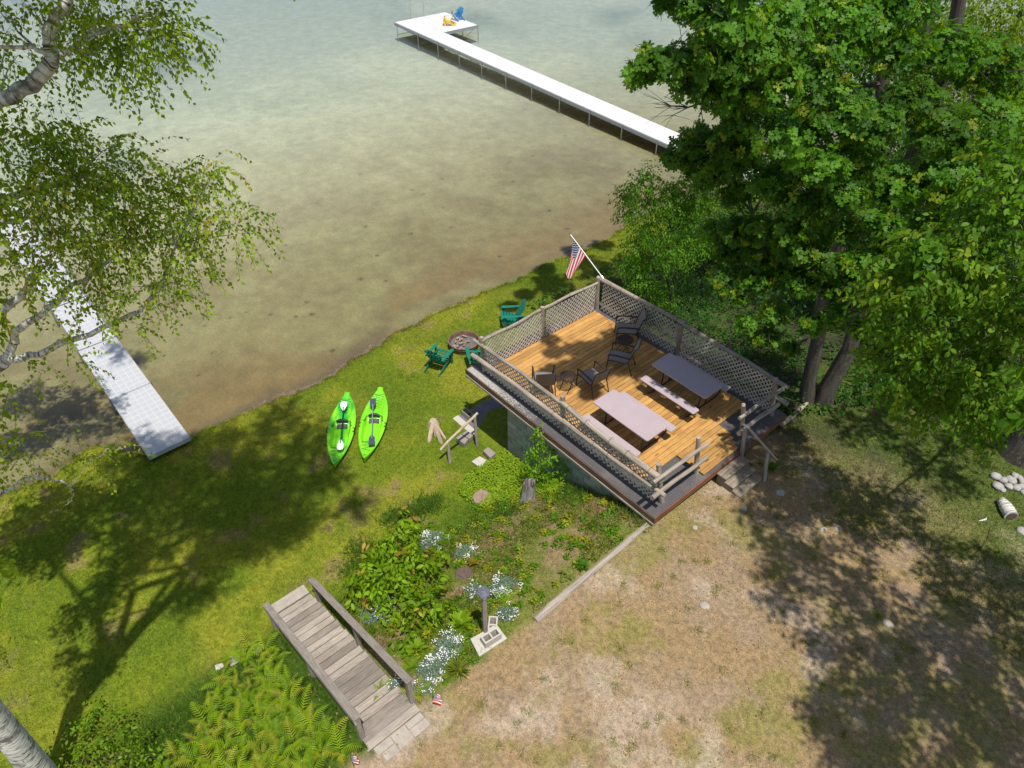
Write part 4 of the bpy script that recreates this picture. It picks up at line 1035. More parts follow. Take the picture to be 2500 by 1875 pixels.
# ------------------------------------------------------------------ stones and cut birch on the right
def rock(P, r, label, group, mt='stone', flat=.7, name='stone'):
    bm = bmesh.new(); bmesh.ops.create_icosphere(bm, subdivisions=2, radius=1)
    ax = (random.uniform(.8, 1.25), random.uniform(.8, 1.15), flat); o1 = random.uniform(0, 50)
    for v in bm.verts:
        k = .6+.8*float(fbm(v.co.x*1.8+o1, v.co.y*1.8+v.co.z*1.3+o1, 4)); v.co = Vector((v.co.x*ax[0]*k*r, v.co.y*ax[1]*k*r, v.co.z*ax[2]*k*r))
    me = bpy.data.meshes.new(name); bm.to_mesh(me); bm.free(); me.materials.append(M[mt]); me.polygons.foreach_set('use_smooth', [True]*len(me.polygons))
    o = link(name, me); o.location = P; o.rotation_euler = (0, 0, random.uniform(0, 6)); tag(o, label, 'stone', group); return o
RP = [(350, 585, .13), (402, 612, .12), (362, 652, .13), (455, 612, .13), (484, 580, .09), (514, 600, .10), (490, 662, .11), (520, 652, .10), (402, 676, .08), (540, 690, .08), (440, 650, .09), (535, 625, .09)]
for x, y, r_ in RP:
    P = onground(2300+.3676*x, 950+.3676*y); rock(P+Vector((0, 0, r_*.35)), r_, 'white stone in the pile at the foot of the ivy-clad trunk on the right', 'white stones piled by the right-hand trunk')
lg = onground(2450, 1250); cut = thing('birch_log', 'short sawn piece of white birch lying below the stone pile', 'log', lg)
q0 = onground(2440, 1228)-lg; q1_ = onground(2464, 1268)-lg; up_ = Vector((0, 0, .12))
MB().tube([q0+up_*.9, (q0+q1_)/2+up_, q1_+up_], [.10, .15, .155], 14, True, .04).build('log', M['birch'], cut, True)
dn = (q1_-q0).normalized(); mb = MB().tube([q1_+up_+dn*.001, q1_+up_+dn*.012], .115, 14); mb.build('cut_face', M['stumpdark'], cut)
rock(onground(2500, 1300), .14, 'single white stone at the right picture edge below the birch log', None)
YS = [(1905, 1203, .11, 'white stone in the dirt yard just below the entrance steps'), (1816, 1241, .09, 'pale flat stone in the yard under the deck corner shade'), (2047, 1290, .11, 'tan flat stone in the shaded yard, left of the birch log'), (2012, 1292, .09, 'grey flat stone beside the tan one in the shaded yard'), (1722, 1478, .12, 'round flat stone in the sunny middle of the yard'), (2168, 1522, .11, 'flat stone in the deep shade of the lower right yard'), (1697, 1287, .08, 'small tan stone in the yard close to the roof corner')]
for x, y, r_, l_ in YS: rock(onground(x, y), r_, l_, None, 'stone' if x in (1905, 1816) else 'paver', .22)
bk = onground(2401, 1273); tb_ = thing('bark_curl', 'curled strip of white birch bark on the ground left of the birch log', 'bark', bk)
MB().tube([(-.12, 0, .02), (-.03, .01, .035), (.06, .04, .03), (.11, .09, .02)], [.008, .02, .022, .01], 6).build('curl', M['birch'], tb_, True)
tw = onground(2400, 1340); twg = thing('fallen_twig', 'thin dark fallen twig on the shaded yard below the birch log', 'twig', tw)
MB().tube([onground(*p)-tw+Vector((0, 0, .02)) for p in ((2365, 1365), (2392, 1342), (2410, 1318), (2418, 1285))], [.006, .01, .009, .005], 5).build('stick', M['twig'], twg)
rs_ = onground(200, 1072); reed = thing('reed_tuft', 'tuft of pale dead reed stalks in the shallow water left of the near dock', 'reeds', rs_)
mb = MB()
for i in range(60):
    x, y = random.gauss(0, .16), random.gauss(0, .1); mb.tube([(x, y, -.1), (x+random.gauss(0, .02), y+random.gauss(0, .02), random.uniform(.12, .25))], [.007, .004], 3, False)
mb.build('stalks', M['lakeweed'], reed)

# ================================================================== vegetation
def tint_attr(me, cols):
    ca = me.color_attributes.new('tint', 'FLOAT_COLOR', 'POINT'); c = np.ones((len(cols), 4)); c[:, :3] = np.clip(cols, 0, 1); ca.data.foreach_set('color', c.ravel())
def np_mesh(name, verts, faces, cols, mt, parent=None, kind=None, smooth=False):
    # faces: (M, k) int array
    me = bpy.data.meshes.new(name); me.vertices.add(len(verts)); me.vertices.foreach_set('co', np.asarray(verts, np.float32).ravel())
    k = faces.shape[1]; me.loops.add(faces.size); me.loops.foreach_set('vertex_index', faces.astype(np.int32).ravel())
    me.polygons.add(len(faces)); me.polygons.foreach_set('loop_start', np.arange(0, faces.size, k, dtype=np.int32)); me.update(calc_edges=True)
    tint_attr(me, cols); me.materials.append(mt)
    o = link(name, me, parent)
    if kind: o['kind'] = kind
    return o
# leaf templates: (x across, y along, z up), triangles
def T(v, f): return np.array(v, float), np.array(f, int)
T_SMALL = T([(0, 0, 0), (-.36, .38, .06), (0, 1, -.04), (.36, .38, .06)], [(0, 3, 2), (0, 2, 1)])
T_OVAL = T([(0, 0, 0), (-.24, .25, .05), (-.27, .6, .04), (0, 1, -.1), (.27, .6, .04), (.24, .25, .05), (0, .5, 0)], [(0, 6, 1), (1, 6, 2), (2, 6, 3), (3, 6, 4), (4, 6, 5), (5, 6, 0)])
_o = [(.28, .16), (.12, .30), (.48, .48), (.16, .60), (.30, .88)]
_ov = [(0, 0, 0), (0, .45, .0), (0, 1.05, -.07)]+[(x, y, .05*(x > .25)-.06*y*y) for x, y in _o]+[(-x, y, .05*(x > .25)-.06*y*y) for x, y in _o]
_of = []
for b_ in (3, 8):
    t_ = [(0, b_, b_+1), (0, b_+1, 1), (b_+1, b_+2, b_+3), (1, b_+1, b_+3), (1, b_+3, 2), (b_+3, b_+4, 2)]
    _of += t_ if b_ == 3 else [x[::-1] for x in t_]
T_OAK = T(_ov, _of)
T_BLADE = T([(-.5, 0, 0), (.5, 0, 0), (0, 1, 0)], [(0, 1, 2)])
def norm(a): return a/np.maximum(np.linalg.norm(a, axis=-1, keepdims=True), 1e-6)
def leaves(name, P, A, N, S, C, tpl, mt, parent=None, kind='stuff', loc=None, wid=1.0):
    P = np.asarray(P, float); A = norm(A); N = np.asarray(N, float); X = norm(np.cross(A, N)); Z = np.cross(X, A)
    if loc is not None: P = P-np.array(loc)
    v, f = tpl; S = np.broadcast_to(np.asarray(S, float), (len(P),))
    V = P[:, None, :]+S[:, None, None]*(v[None, :, 0:1]*wid*X[:, None, :]+v[None, :, 1:2]*A[:, None, :]+v[None, :, 2:3]*Z[:, None, :])
    Fc = (f[None]+np.arange(len(P))[:, None, None]*len(v)).reshape(-1, 3)
    return np_mesh(name, V.reshape(-1, 3), Fc, np.repeat(C, len(v), 0), mt, parent, kind)
def rnd(n, *s): return RNG.random((n,)+s)
def gauss(n, *s): return RNG.normal(size=(n,)+s)
def in_ball(n, r, shell=.0):
    d = norm(gauss(n, 3)); q = rnd(n, 1)**(1/3) if not shell else (shell+(1-shell)*rnd(n, 1)); return d*q*np.array(r)
def leafcol(n, a, b, hot=None, ph=.06, var=.25):
    t = rnd(n, 1); c = np.array(a)*(1-t)+np.array(b)*t
    if hot is not None: k = rnd(n, 1) < ph; c = np.where(k, np.array(hot), c)
    return c*(1+var*(rnd(n, 1)-.5)*2)
class Sprays:
    def __init__(s): s.P = []; s.A = []; s.N = []; s.S = []; s.C = []; s.tw = []
    def add(s, P, A, N, S, C): s.P.append(P); s.A.append(A); s.N.append(N); s.S.append(S); s.C.append(C)
    def drooping(s, c, r, K, steps, step, size, a, b, hot=None, ph=.05, droop=.12, twigs=True, out=.8):
        c = np.array(c); r = np.array(r if hasattr(r, '__len__') else (r, r, r*.7))
        st = c+in_ball(K, r); d = norm((st-c)*out/r.mean()+gauss(K, 3)*.5+np.array([0, 0, .1])); p = st.copy(); path = [p.copy()]
        base = leafcol(K, a, b, hot, ph)
        for i in range(steps):
            d = norm(d+np.array([0, 0, -droop])+gauss(K, 3)*.10); p = p+d*step; path.append(p.copy())
            side = norm(np.cross(d, np.array([0, 0, 1.])))*(1 if i % 2 else -1)
            ax = norm(side*.55+d*.35+np.array([0, 0, -.55])+gauss(K, 3)*.28); nn = norm(gauss(K, 3)*.55+np.array([0, 0, .55])+d*.3)
            s.add(p+side*.012, ax, nn, size*(.7+.5*rnd(K)), base*(.85+.3*rnd(K, 1)))
        if twigs: s.tw.append(np.stack(path[::3], 1))
    def rosettes(s, c, r, K, m, size, a, b, hot=None, ph=.05, flat=.0):
        c = np.array(c); r = np.array(r if hasattr(r, '__len__') else (r, r, r*.7))
        st = c+in_ball(K, r, .35); tip = norm((st-c)/r+gauss(K, 3)*.45+np.array([0, 0, .55])); base = leafcol(K, a, b, hot, ph)
        e1 = norm(np.cross(tip, gauss(K, 3))); e2 = np.cross(tip, e1); ph0 = rnd(K)*6.28
        for i in range(m):
            an = ph0+6.283*i/m+rnd(K)*.5; rad = e1*np.cos(an)[:, None]+e2*np.sin(an)[:, None]
            ax = norm(rad+tip*(.15+.35*rnd(K, 1))+np.array([0, 0, -.28])); nn = norm(tip+gauss(K, 3)*.22)
            s.add(st+ax*.02, ax, nn, size*(.65+.6*rnd(K)), base*(.85+.3*rnd(K, 1)))
        s.tw.append(np.stack([st-tip*.25-(st-c)*.2, st], 1))
    def build(s, name, tpl, parent=None, loc=None, mt='leaf', wid=1.0, kind='stuff'):
        return leaves(name, np.concatenate(s.P), np.concatenate(s.A), np.concatenate(s.N), np.concatenate(s.S), np.concatenate(s.C), tpl, M[mt], parent, kind, loc, wid)
    def twigs(s, parent, loc, r=.004, mt='twig'):
        V = []; Fc = []; nb_ = 0
        for path in s.tw:
            K, m, _ = path.shape
            offs = np.array([(1, 0, 0), (-.5, .87, 0), (-.5, -.87, .3)])*r
            v = path[:, :, None, :]+offs[None, None]; V.append(v.reshape(-1, 3))
            idx = nb_+np.arange(K*m*3).reshape(K, m, 3)
            for k in range(3):
                k2 = (k+1) % 3; Fc.append(np.stack([idx[:, :-1, k], idx[:, :-1, k2], idx[:, 1:, k2], idx[:, 1:, k]], -1).reshape(-1, 4))
            nb_ += K*m*3
        V = np.concatenate(V)-np.array(loc); o = np_mesh('twigs', V, np.concatenate(Fc), np.tile([.07, .05, .03], (len(V), 1)), M[mt], parent, 'stuff'); return o
def bez(a, b, c, n=7): return [a*(1-t)**2+b*2*t*(1-t)+c*t*t for t in np.linspace(0, 1, n)]
def branch(mb, a, c, r0, r1, lift=.4, n=8, sides=6):
    a = Vector(a); c = Vector(c); mid = a.lerp(c, .5)+Vector((random.uniform(-.2, .2), random.uniform(-.2, .2), lift))*min(1, (c-a).length/3)
    pts = bez(a, mid, c, n); pts = [p+Vector((random.gauss(0, 1), random.gauss(0, 1), random.gauss(0, 1)))*.02*(c-a).length/3 for p in pts[:-1]]+[pts[-1]]; pts[0] = a
    mb.tube(pts, [r0+(r1-r0)*(i/(n-1))**.7 for i in range(n)], sides, False); return pts
class Grow:
    # limbs spring from the closest wood already grown, so the crown branches as a tree does
    def __init__(s, mb, nodes, r=.045): s.mb = mb; s.n = [(Vector(p), r) for p in nodes]
    def to(s, c, lift=.25, tip=.007):
        c = Vector(c); best = min(s.n, key=lambda q: (q[0]-c).length*(1+.5*max(0, (q[0].z-c.z)/max(.3, (q[0]-c).length))))
        r0 = max(.009, best[1]*.8); pts = branch(s.mb, best[0], c, r0, max(tip, r0*.3), lift, 9)
        for i in (3, 5, 7, 8): s.n.append((pts[i], r0*(1-.085*i)))
        return pts
def nearest(pts, c):
    return min(pts, key=lambda p: (Vector(p)-c).length+max(0, (Vector(p).z-c.z))*1.5)
def shadow_cluster(px, py, zg, allowed, h0=7., h1=22., r=.5):
    S = at(px, py, zg); h = h0
    while h < h1:
        P = S-Vector((KS[0]*h, KS[1]*h, -h)); q = proj(P)
        if q is None or allowed(q[0], q[1], r*F/q[2]): return P, h
        h += .5
    return None, None
OFF = lambda x, y, rr: x < -rr*1.1 or x > 2500+rr*1.1 or y < -rr*1.1 or y > 1875+rr*1.1
BG1, BG2, BHOT = (.16, .28, .014), (.28, .39, .02), (.40, .38, .04)

# ------------------------------------------------------------------ birch on the left
bb = at(133, 1925, -2.24); bi = thing('birch_tree', 'tall white-barked birch at the left edge, its leafy limbs reaching over the near dock', 'tree', bb)
fork = Vector((-8.15, 5.7, 5.0))
trunk_pts = [bb+Vector((0, 0, -.15)), bb+Vector((.02, 0, .5)), bb+Vector((.1, .05, 2)), bb+Vector((.25, .1, 4.8)), fork]
mb = MB().tube(trunk_pts, [.30, .255, .225, .205, .19], 20, True, .015); mb.build('trunk', M['birch'], bi, True).location = -bb
limbs = MB(); nodes = list(trunk_pts[2:])
def limb(pts, r):
    P = []; pts = [Vector(p) for p in pts]
    for i in range(len(pts)-1):
        for k in range(3): P.append(pts[i].lerp(pts[i+1], k/3)+Vector([random.gauss(0, .015) for _ in range(3)]))
    P.append(pts[-1]); n = len(P)
    limbs.tube(P, [r[0]+(r[1]-r[0])*i/(n-1) for i in range(n)], 10, True, .05); nodes.extend(P[::2]); return P
limb([fork, (-7.2, 6.7, 6.7), (-6.7, 7.5, 8.2), aty(-80, 520, 8.3), aty(60, 470, 8.6), aty(230, 420, 9)], (.12, .03))
limb([fork, (-8.5, 6.1, 7.5), (-8.6, 6.3, 9.6), aty(-140, 330, 8.2), aty(0, 247, 8.4), aty(72, 208, 8.5), aty(128, 150, 8.6)], (.11, .08))
limb([aty(128, 150, 8.6), aty(122, 100, 8.7), aty(140, 40, 8.8), aty(180, -20, 8.9), aty(230, -120, 9)], (.075, .05))
limb([aty(125, 135, 8.6), aty(165, 128, 8.7), aty(200, 100, 8.8), aty(240, 75, 8.9), aty(330, 40, 9)], (.045, .012))
limb([aty(120, 135, 8.6), aty(80, 117, 8.6), aty(0, 115, 8.5)], (.03, .02))
limb([Vector((-8.1, 5.8, 4.2)), aty(-200, 1000, 7.3), aty(-40, 925, 7.6), aty(5, 890, 7.7), aty(22, 878, 7.7)], (.11, .07))
limb([aty(22, 878, 7.7), aty(38, 810, 7.8), aty(70, 785, 7.85), aty(120, 755, 7.95), aty(180, 700, 8.1), aty(250, 650, 8.3), aty(310, 590, 8.5)], (.06, .018))
limb([aty(22, 878, 7.7), aty(70, 872, 7.75), aty(150, 842, 7.9), aty(220, 815, 8.0), aty(320, 768, 8.2), aty(370, 730, 8.3), aty(415, 650, 8.5), aty(430, 580, 8.6)], (.055, .014))
limb([aty(-160, 860, 7.6), aty(-40, 790, 7.7), aty(5, 755, 7.75), aty(50, 725, 7.8), aty(72, 690, 7.85), aty(95, 672, 7.9)], (.07, .035))
limb([aty(-60, 560, 8.2), aty(40, 535, 8.3), aty(100, 535, 8.4)], (.04, .02))
limb([aty(-90, 1235, 7.2), aty(-20, 1212, 7.3), aty(20, 1197, 7.35), aty(42, 1182, 7.4), aty(58, 1167, 7.4), aty(110, 1168, 7.5), aty(150, 1176, 7.55), aty(172, 1192, 7.6)], (.032, .012))
limb([aty(172, 1192, 7.6), aty(182, 1212, 7.6), aty(172, 1228, 7.6), aty(160, 1232, 7.6)], (.010, .005)); limb([aty(172, 1190, 7.6), aty(195, 1172, 7.65)], (.008, .004))
limb([aty(168, 1188, 7.6), aty(215, 1130, 7.7), aty(262, 1098, 7.8), aty(300, 1095, 7.9)], (.007, .003))
crown_mid = Vector((-5.5, 6.5, 13.5)); limb([fork, (-7.3, 6.0, 8.5), (-6.6, 6.2, 11.5), (-5.2, 6.8, 15), (-3.8, 7.4, 18)], (.12, .04))
limb([(-8.4, 6.0, 7.2), (-9.6, 6.6, 9.5), (-11, 7.0, 12.5)], (.09, .04))
sp = Sprays()
VIS = [(60, 40, .8, .6, 9.9), (230, 100, .35, .45, 9.2), (20, 110, .4, .35, 9.6), (280, 60, .55, 1.0, 8.9), (360, 110, .35, .6, 9.0), (300, 150, .22, .35, 9), (390, 60, .22, .3, 9.1), (100, 10, .4, .4, 9.8), (230, 30, .4, .5, 9.2), (430, 75, .07, .2, 9.2),
 (40, 340, .35, .4, 8.4), (150, 320, .35, .5, 8.6), (60, 400, .6, .9, 8.2), (200, 400, .55, 1, 8.5), (300, 400, .4, .7, 8.7), (330, 470, .45, .8, 8.6), (120, 500, .6, 1.1, 8.2), (250, 520, .6, 1.2, 8.4), (400, 500, .4, .7, 8.6), (480, 440, .25, .3, 8.8), (510, 400, .13, .16, 8.9), (60, 590, .5, .75, 8.0), (180, 610, .5, .9, 8.1), (320, 600, .5, .9, 8.3), (430, 580, .4, .7, 8.5), (520, 540, .3, .45, 8.7), (580, 560, .22, .3, 8.8), (600, 520, .12, .14, 8.9),
 (250, 700, .32, .32, 8.1), (350, 700, .28, .32, 8.2), (420, 700, .22, .28, 8.4), (200, 745, .18, .12, 8.0), (320, 790, .12, .12, 8.1), (470, 660, .2, .2, 8.5), (60, 670, .35, .3, 7.8), (185, 800, .10, .07, 7.9), (180, 880, .10, .08, 7.9), (20, 740, .15, .10, 7.8), (30, 960, .14, .07, 7.6), (100, 900, .10, .04, 7.8), (20, 1080, .2, .15, 7.4), (110, 1100, .22, .16, 7.5), (230, 1120, .22, .14, 7.7), (270, 1105, .18, .12, 7.8), (80, 1140, .15, .1, 7.5), (10, 1560, .12, .10, 6.6), (30, 1140, .2, .1, 7.3)]
for x, y, r_, w_, Y in VIS:
    c = aty(x, y, Y); K = max(5, int(64*w_)); hot = BHOT if y > 350 else None
    sp.drooping(c, (r_, r_, r_*.75), K, 13, .042, .064, BG1, BG2, hot, .10, .11)
    if r_ > .2:
        for _ in range(3): branch(limbs, nearest(nodes, c), c+Vector((random.uniform(-r_, r_), random.uniform(-r_, r_), random.uniform(-.3, .3)*r_)), .016, .003, .15, 8, 5)
bthick = list(trunk_pts[3:])+[Vector(p) for p in ((-7.2, 6.7, 6.7), (-8.5, 6.1, 7.5), (-8.6, 6.3, 9.6), (-7.3, 6, 8.5), (-6.6, 6.2, 11.5), (-5.2, 6.8, 15), (-3.8, 7.4, 18), (-9.6, 6.6, 9.5), (-11, 7, 12.5), (-7.3, 6.0, 8.5))]
grow = Grow(limbs, bthick, .06)
BS = []
bshadow = [(480, 1100, .7), (600, 1080, .7), (350, 1180, .8), (500, 1200, .9), (650, 1160, .7), (760, 1080, .6), (790, 1160, .4), (690, 1010, .45), (250, 1250, .9), (120, 1240, .8), (400, 1290, .8), (560, 1330, .6), (660, 1270, .6), (120, 1340, .5), (300, 1370, .35), (60, 950, .55), (180, 960, .55), (120, 1020, .6), (240, 1010, .45), (40, 1060, .5), (480, 1440, .3), (230, 1600, .35), (60, 1300, .6), (870, 1230, .2), (330, 1100, .6), (420, 1130, .6), (200, 1500, .2), (560, 1230, .6), (300, 860, .25), (280, 1430, .25)]
for x, y, r_ in bshadow:
    r_ *= 1.15; P, h = shadow_cluster(x, y, -2.45, lambda a, b, rr: OFF(a, b, rr), 6, 24, r_+.35)
    if P is None: continue
    sp.drooping(P, (r_, r_, r_*.8), int(210*r_**1.4+22), 12, .055, .13, BG1, BG2, None, 0, .10, False); BS.append(P)
for P in sorted(BS, key=lambda p: (p-fork).length): grow.to(P, .5)
limbs.build('limb', M['birch'], bi, True).location = -bb
sp.build('foliage', T_SMALL, bi, bb); sp.twigs(bi, bb, .0028)

# ------------------------------------------------------------------ forked oak on the right
OG1, OG2, OHOT = (.04, .125, .009), (.10, .225, .014), (.23, .30, .02)
ob = at(1985, 985, -.68); ok = thing('oak_tree', 'big forked oak with lobed leaves growing beside the wooded corner of the deck', 'tree', ob)
tr = MB(); on = []
L1 = [ob+Vector((-.12, .1, -.2)), ob+Vector((-.28, .08, .6)), aty(2000, 810, 15.0), aty(2008, 720, 15.05), aty(2042, 620, 15.2), aty(2088, 475, 15.3), aty(2120, 370, 15.4), aty(2150, 270, 15.5), aty(2155, 135, 15.5), aty(2172, 0, 15.5), aty(2200, -200, 15.4)]
L2 = [ob+Vector((.28, .0, -.2)), ob+Vector((.22, -.05, .7)), aty(2075, 850, 14.9), aty(2105, 740, 14.9), aty(2140, 640, 15), aty(2175, 520, 15.1), aty(2215, 410, 15.2), aty(2260, 310, 15.3), aty(2300, 190, 15.3), aty(2330, 80, 15.4), aty(2350, -60, 15.4), aty(2380, -250, 15.2)]
tr.tube(L1, [.27, .19, .165, .155, .145, .14, .13, .125, .11, .10, .07], 14, True, .03); tr.tube(L2, [.32, .235, .20, .19, .18, .17, .165, .155, .145, .135, .12, .09], 14, True, .03)
tr.build('trunk', M['oakbark'], ok, True).location = -ob
for L_ in (L1, L2):
    for i in range(3, len(L_)-1): on += [L_[i], L_[i].lerp(L_[i+1], .5)]
lm = MB(); so_ = Sprays(); grow = Grow(lm, on, .075)
OC = [(1600, 150, .42, 12.6), (1560, 185, .22, 12.5), (1680, 150, .5, 12.8), (1700, 200, .45, 13), (1780, 50, .7, 13.2), (1690, 20, .35, 13.4), (1620, 5, .18, 13.3), (1790, 140, .6, 13), (1880, 50, .8, 13.8), (1880, 200, .75, 13.2), (1770, 230, .55, 13.2), (1850, 120, .6, 13), (1690, 345, .4, 14.2), (1650, 385, .28, 14.4), (1720, 420, .5, 14.2), (1790, 350, .6, 13.8), (1800, 470, .4, 14), (1920, 330, .75, 13), (1990, 150, .8, 13.6), (2040, 270, .7, 13), (2080, 60, .8, 14.2), (2190, 120, .6, 14), (2230, 250, .65, 13.4), (2320, 330, .75, 13), (2090, 390, .6, 13), (1900, 440, .6, 13.4), (1980, 500, .65, 12.8), (1860, 560, .45, 13.2), (2180, 450, .65, 13), (2300, 440, .8, 12.6), (1850, 680, .42, 13), (1890, 760, .36, 12.8), (1822, 790, .22, 12.8), (1800, 720, .25, 13), (1960, 690, .42, 12.6), (2060, 700, .42, 12.4), (2100, 800, .28, 12.6), (1960, 600, .55, 12.8), (1985, 790, .28, 12.4), (2060, 560, .4, 13), (1930, 850, .2, 13.2), (2400, 300, .8, 13.6), (2200, 0, .8, 14.5), (2320, 120, .7, 14.2), (2420, 160, .8, 14.5), (1740, 150, .5, 13.6), (1960, 20, .7, 14.2), (1800, 290, .45, 13.6), (2130, 300, .5, 12.6), (2010, 400, .5, 12.4), (2290, 560, .5, 12.6), (2180, 620, .4, 12.6), (1780, 620, .32, 13.6), (1740, 560, .3, 14.2), (1720, 330, .35, 14.6), (1700, 390, .3, 14.8), (1760, 390, .4, 14.4), (1800, 560, .4, 13.6), (1860, 620, .4, 13.2), (1920, 660, .4, 13), (2010, 640, .38, 12.4), (2100, 640, .4, 12.3), (2040, 770, .3, 12.2), (2150, 740, .4, 12.2), (2150, 540, .45, 12.5), (1870, 820, .28, 12.8), (1760, 680, .3, 13.4), (2180, 820, .3, 12.2), (1930, 560, .45, 12.8), (2060, 470, .45, 12.5)]
for x, y, r_, Y in sorted(OC, key=lambda q: (aty(q[0], q[1], q[3])-Vector((8, 15.2, 5))).length):
    c = aty(x, y, Y); K = int(150*r_**1.6*2.3)+16; br_ = random.uniform(.8, 1.3)
    so_.rosettes(c, (r_*1.05, r_, r_*.7), K, 7, .096, tuple(np.array(OG1)*br_), tuple(np.array(OG2)*br_), OHOT, .08)
    pts = grow.to(c, .3)
    for _ in range(5): branch(lm, pts[-3], c+Vector([random.gauss(0, r_*.55) for _ in range(3)]), .014, .004, .08, 6, 5)
def okzone(a, b, rr): return OFF(a, b, rr) or (a > 1780 and b < 620)
oshade = [(1500, 830, .42, 0), (1430, 850, .32, 0), (1560, 880, .42, 0), (1480, 900, .36, 0), (1390, 900, .3, 0), (1350, 860, .22, 0), (1830, 1030, .16, 0), (1820, 1100, .2, 0), (1440, 960, .22, 0),
 (1350, 690, .6, -2.5), (1450, 650, .7, -2.5), (1500, 710, .7, -2.5), (1400, 740, .5, -2.5), (1280, 715, .25, -2.5), (1560, 640, .7, -2.5), (1400, 610, .35, -2.7), (1330, 660, .3, -2.7), (1245, 745, .25, -2.5), (1470, 600, .35, -2.7), (1550, 720, .6, -2.5)]
oshade = [(1500, 880, .34, 0), (1345, 830, .22, 0), (1420, 930, .22, 0)]+oshade
for x, y, r_, zg in oshade:
    r_ *= 1.5 if zg < -1 else 1; P, h = shadow_cluster(x, y, zg, okzone, 6, 22, r_+.2)
    if P is None: continue
    so_.rosettes(P, (r_, r_, r_*.7), int(140*r_)+8, 6, .17, OG1, OG2, None, 0); grow.to(P, .5)
# dead twigs on the lake side
for x, y, Y in ((1600, 255, 13.2), (1595, 262, 13.1), (1620, 235, 13.2), (1615, 300, 13.6), (1640, 270, 13.3)):
    c = aty(x, y, Y); s_ = aty(1680, 262, 13.2); pts = branch(lm, s_, c, .012, .003, .1, 7, 5)
    for _ in range(3): branch(lm, pts[3], c+Vector([random.gauss(0, .18) for _ in range(3)]), .006, .002, .05, 5, 4)
branch(lm, nearest(on, aty(1690, 262, 13.2)), aty(1680, 262, 13.2), .06, .014, .2, 10)
lm.build('limb', M['oakbark'], ok, True).location = -ob
so_.build('foliage', T_OAK, ok, ob); so_.twigs(ok, ob, .004)

# ------------------------------------------------------------------ broad tree at the right edge, crown also shading the yard
LG1, LG2, LHOT = (.07, .185, .010), (.13, .255, .014), (.21, .30, .02)
tb = at(2500, 1110, -.6); bt = thing('elm_tree', 'massive ivy-speckled trunk at the right edge with low hanging bright green boughs', 'tree', tb)
tr = MB(); TP = [tb+Vector((0, .1, -.2)), tb+Vector((.02, .1, .35)), tb+Vector((.05, .15, 1.2)), tb+Vector((.1, .1, 3)), tb+Vector((0, -.3, 6)), tb+Vector((-.4, -.9, 9)), tb+Vector((-.8, -1.6, 12.5)), tb+Vector((-1, -2.2, 15.5))]
tr.tube(TP, [.72, .56, .48, .42, .36, .3, .2, .09], 18, True, .03); tr.build('trunk', M['oakbark'], bt, True).location = -tb
tn = []
for i in range(3, 7): tn += [TP[i], TP[i].lerp(TP[i+1], .5)]
lm = MB(); se = Sprays(); grow = Grow(lm, tn, .10)
EC = [(2180, 780, .35, 10.6), (2160, 880, .28, 10.4), (2200, 640, .35, 10.8), (2260, 860, .35, 10), (2480, 1020, .22, 9.4), (2130, 700, .25, 11), (2250, 690, .38, 10.2), (2330, 650, .42, 10.3), (2200, 715, .22, 10.2), (2420, 680, .5, 10.3), (2290, 780, .4, 10), (2400, 800, .45, 10), (2480, 760, .4, 10), (2220, 950, .22, 9.8), (2190, 930, .12, 9.8), (2290, 960, .3, 9.6), (2370, 930, .32, 9.6), (2450, 920, .38, 9.6), (2400, 1030, .17, 9.4), (2270, 1015, .17, 9.6), (2340, 1000, .2, 9.5), (2470, 560, .55, 10.6), (2370, 560, .45, 10.8), (2260, 600, .3, 10.8), (2470, 420, .6, 11), (2385, 1060, .08, 9.4), (2500, 1000, .22, 9.5), (2340, 860, .35, 9.8), (2490, 860, .4, 9.8), (2430, 985, .2, 9.5), (2240, 880, .15, 9.9)]
for x, y, r_, Y in sorted(EC, key=lambda q: -q[0]):
    c = aty(x, y, Y); K = int(150*r_**1.6)+8
    se.drooping(c, (r_*1.05, r_, r_*.6), K, 9, .055, .125, LG1, LG2, LHOT, .12, .13)
    pts = grow.to(c, .5)
    for _ in range(3): branch(lm, pts[-3], c+Vector([random.gauss(0, r_*.5) for _ in range(3)]), .010, .003, .05, 6, 5)
YP = []
yshade = [(2150, 850, .7), (2250, 820, .8), (2350, 850, .8), (2450, 900, .8), (2200, 930, .5), (2300, 980, .6), (2420, 1030, .6), (2150, 1000, .45), (2080, 1040, .35), (2200, 1080, .4), (2120, 740, .8), (2280, 700, .9), (2430, 750, .9), (2350, 1080, .4), (1880, 1290, .42), (1850, 1240, .3), (1915, 1400, .36), (1890, 1460, .28), (2000, 1360, .42), (2060, 1470, .5), (2120, 1420, .3), (2220, 1290, .3), (2340, 1460, .6), (2240, 1540, .6), (2140, 1560, .5), (2160, 1660, .6), (2300, 1660, .8), (2450, 1560, .8), (2060, 1770, .5), (2030, 1830, .4), (2200, 1800, .8), (2400, 1780, .9), (2000, 1715, .2), (2480, 1420, .6), (2100, 1200, .42), (2000, 1170, .35), (2300, 1160, .45), (2420, 1380, .4), (2050, 1600, .3), (1985, 1570, .22), (1950, 1230, .25), (2180, 1220, .3), (2500, 1690, .8), (2120, 1320, .22), (2300, 1370, .3), (1960, 1340, .25), (2100, 1850, .5), (2330, 1560, .6), (2480, 1850, .8)]
def ez(a, b, rr): return OFF(a, b, rr) or (a > 2180 and b < 560)
for x, y, r_ in yshade:
    P, h = shadow_cluster(x, y, -.6, ez, 7, 20, r_+.25)
    if P is None: continue
    se.drooping(P, (r_, r_, r_*.8), int(105*r_**1.3+10), 10, .06, .17, LG1, LG2, None, 0, .10, False); YP.append(P)
for P in sorted(YP, key=lambda p: (p-TP[5]).length): grow.to(P, .5)
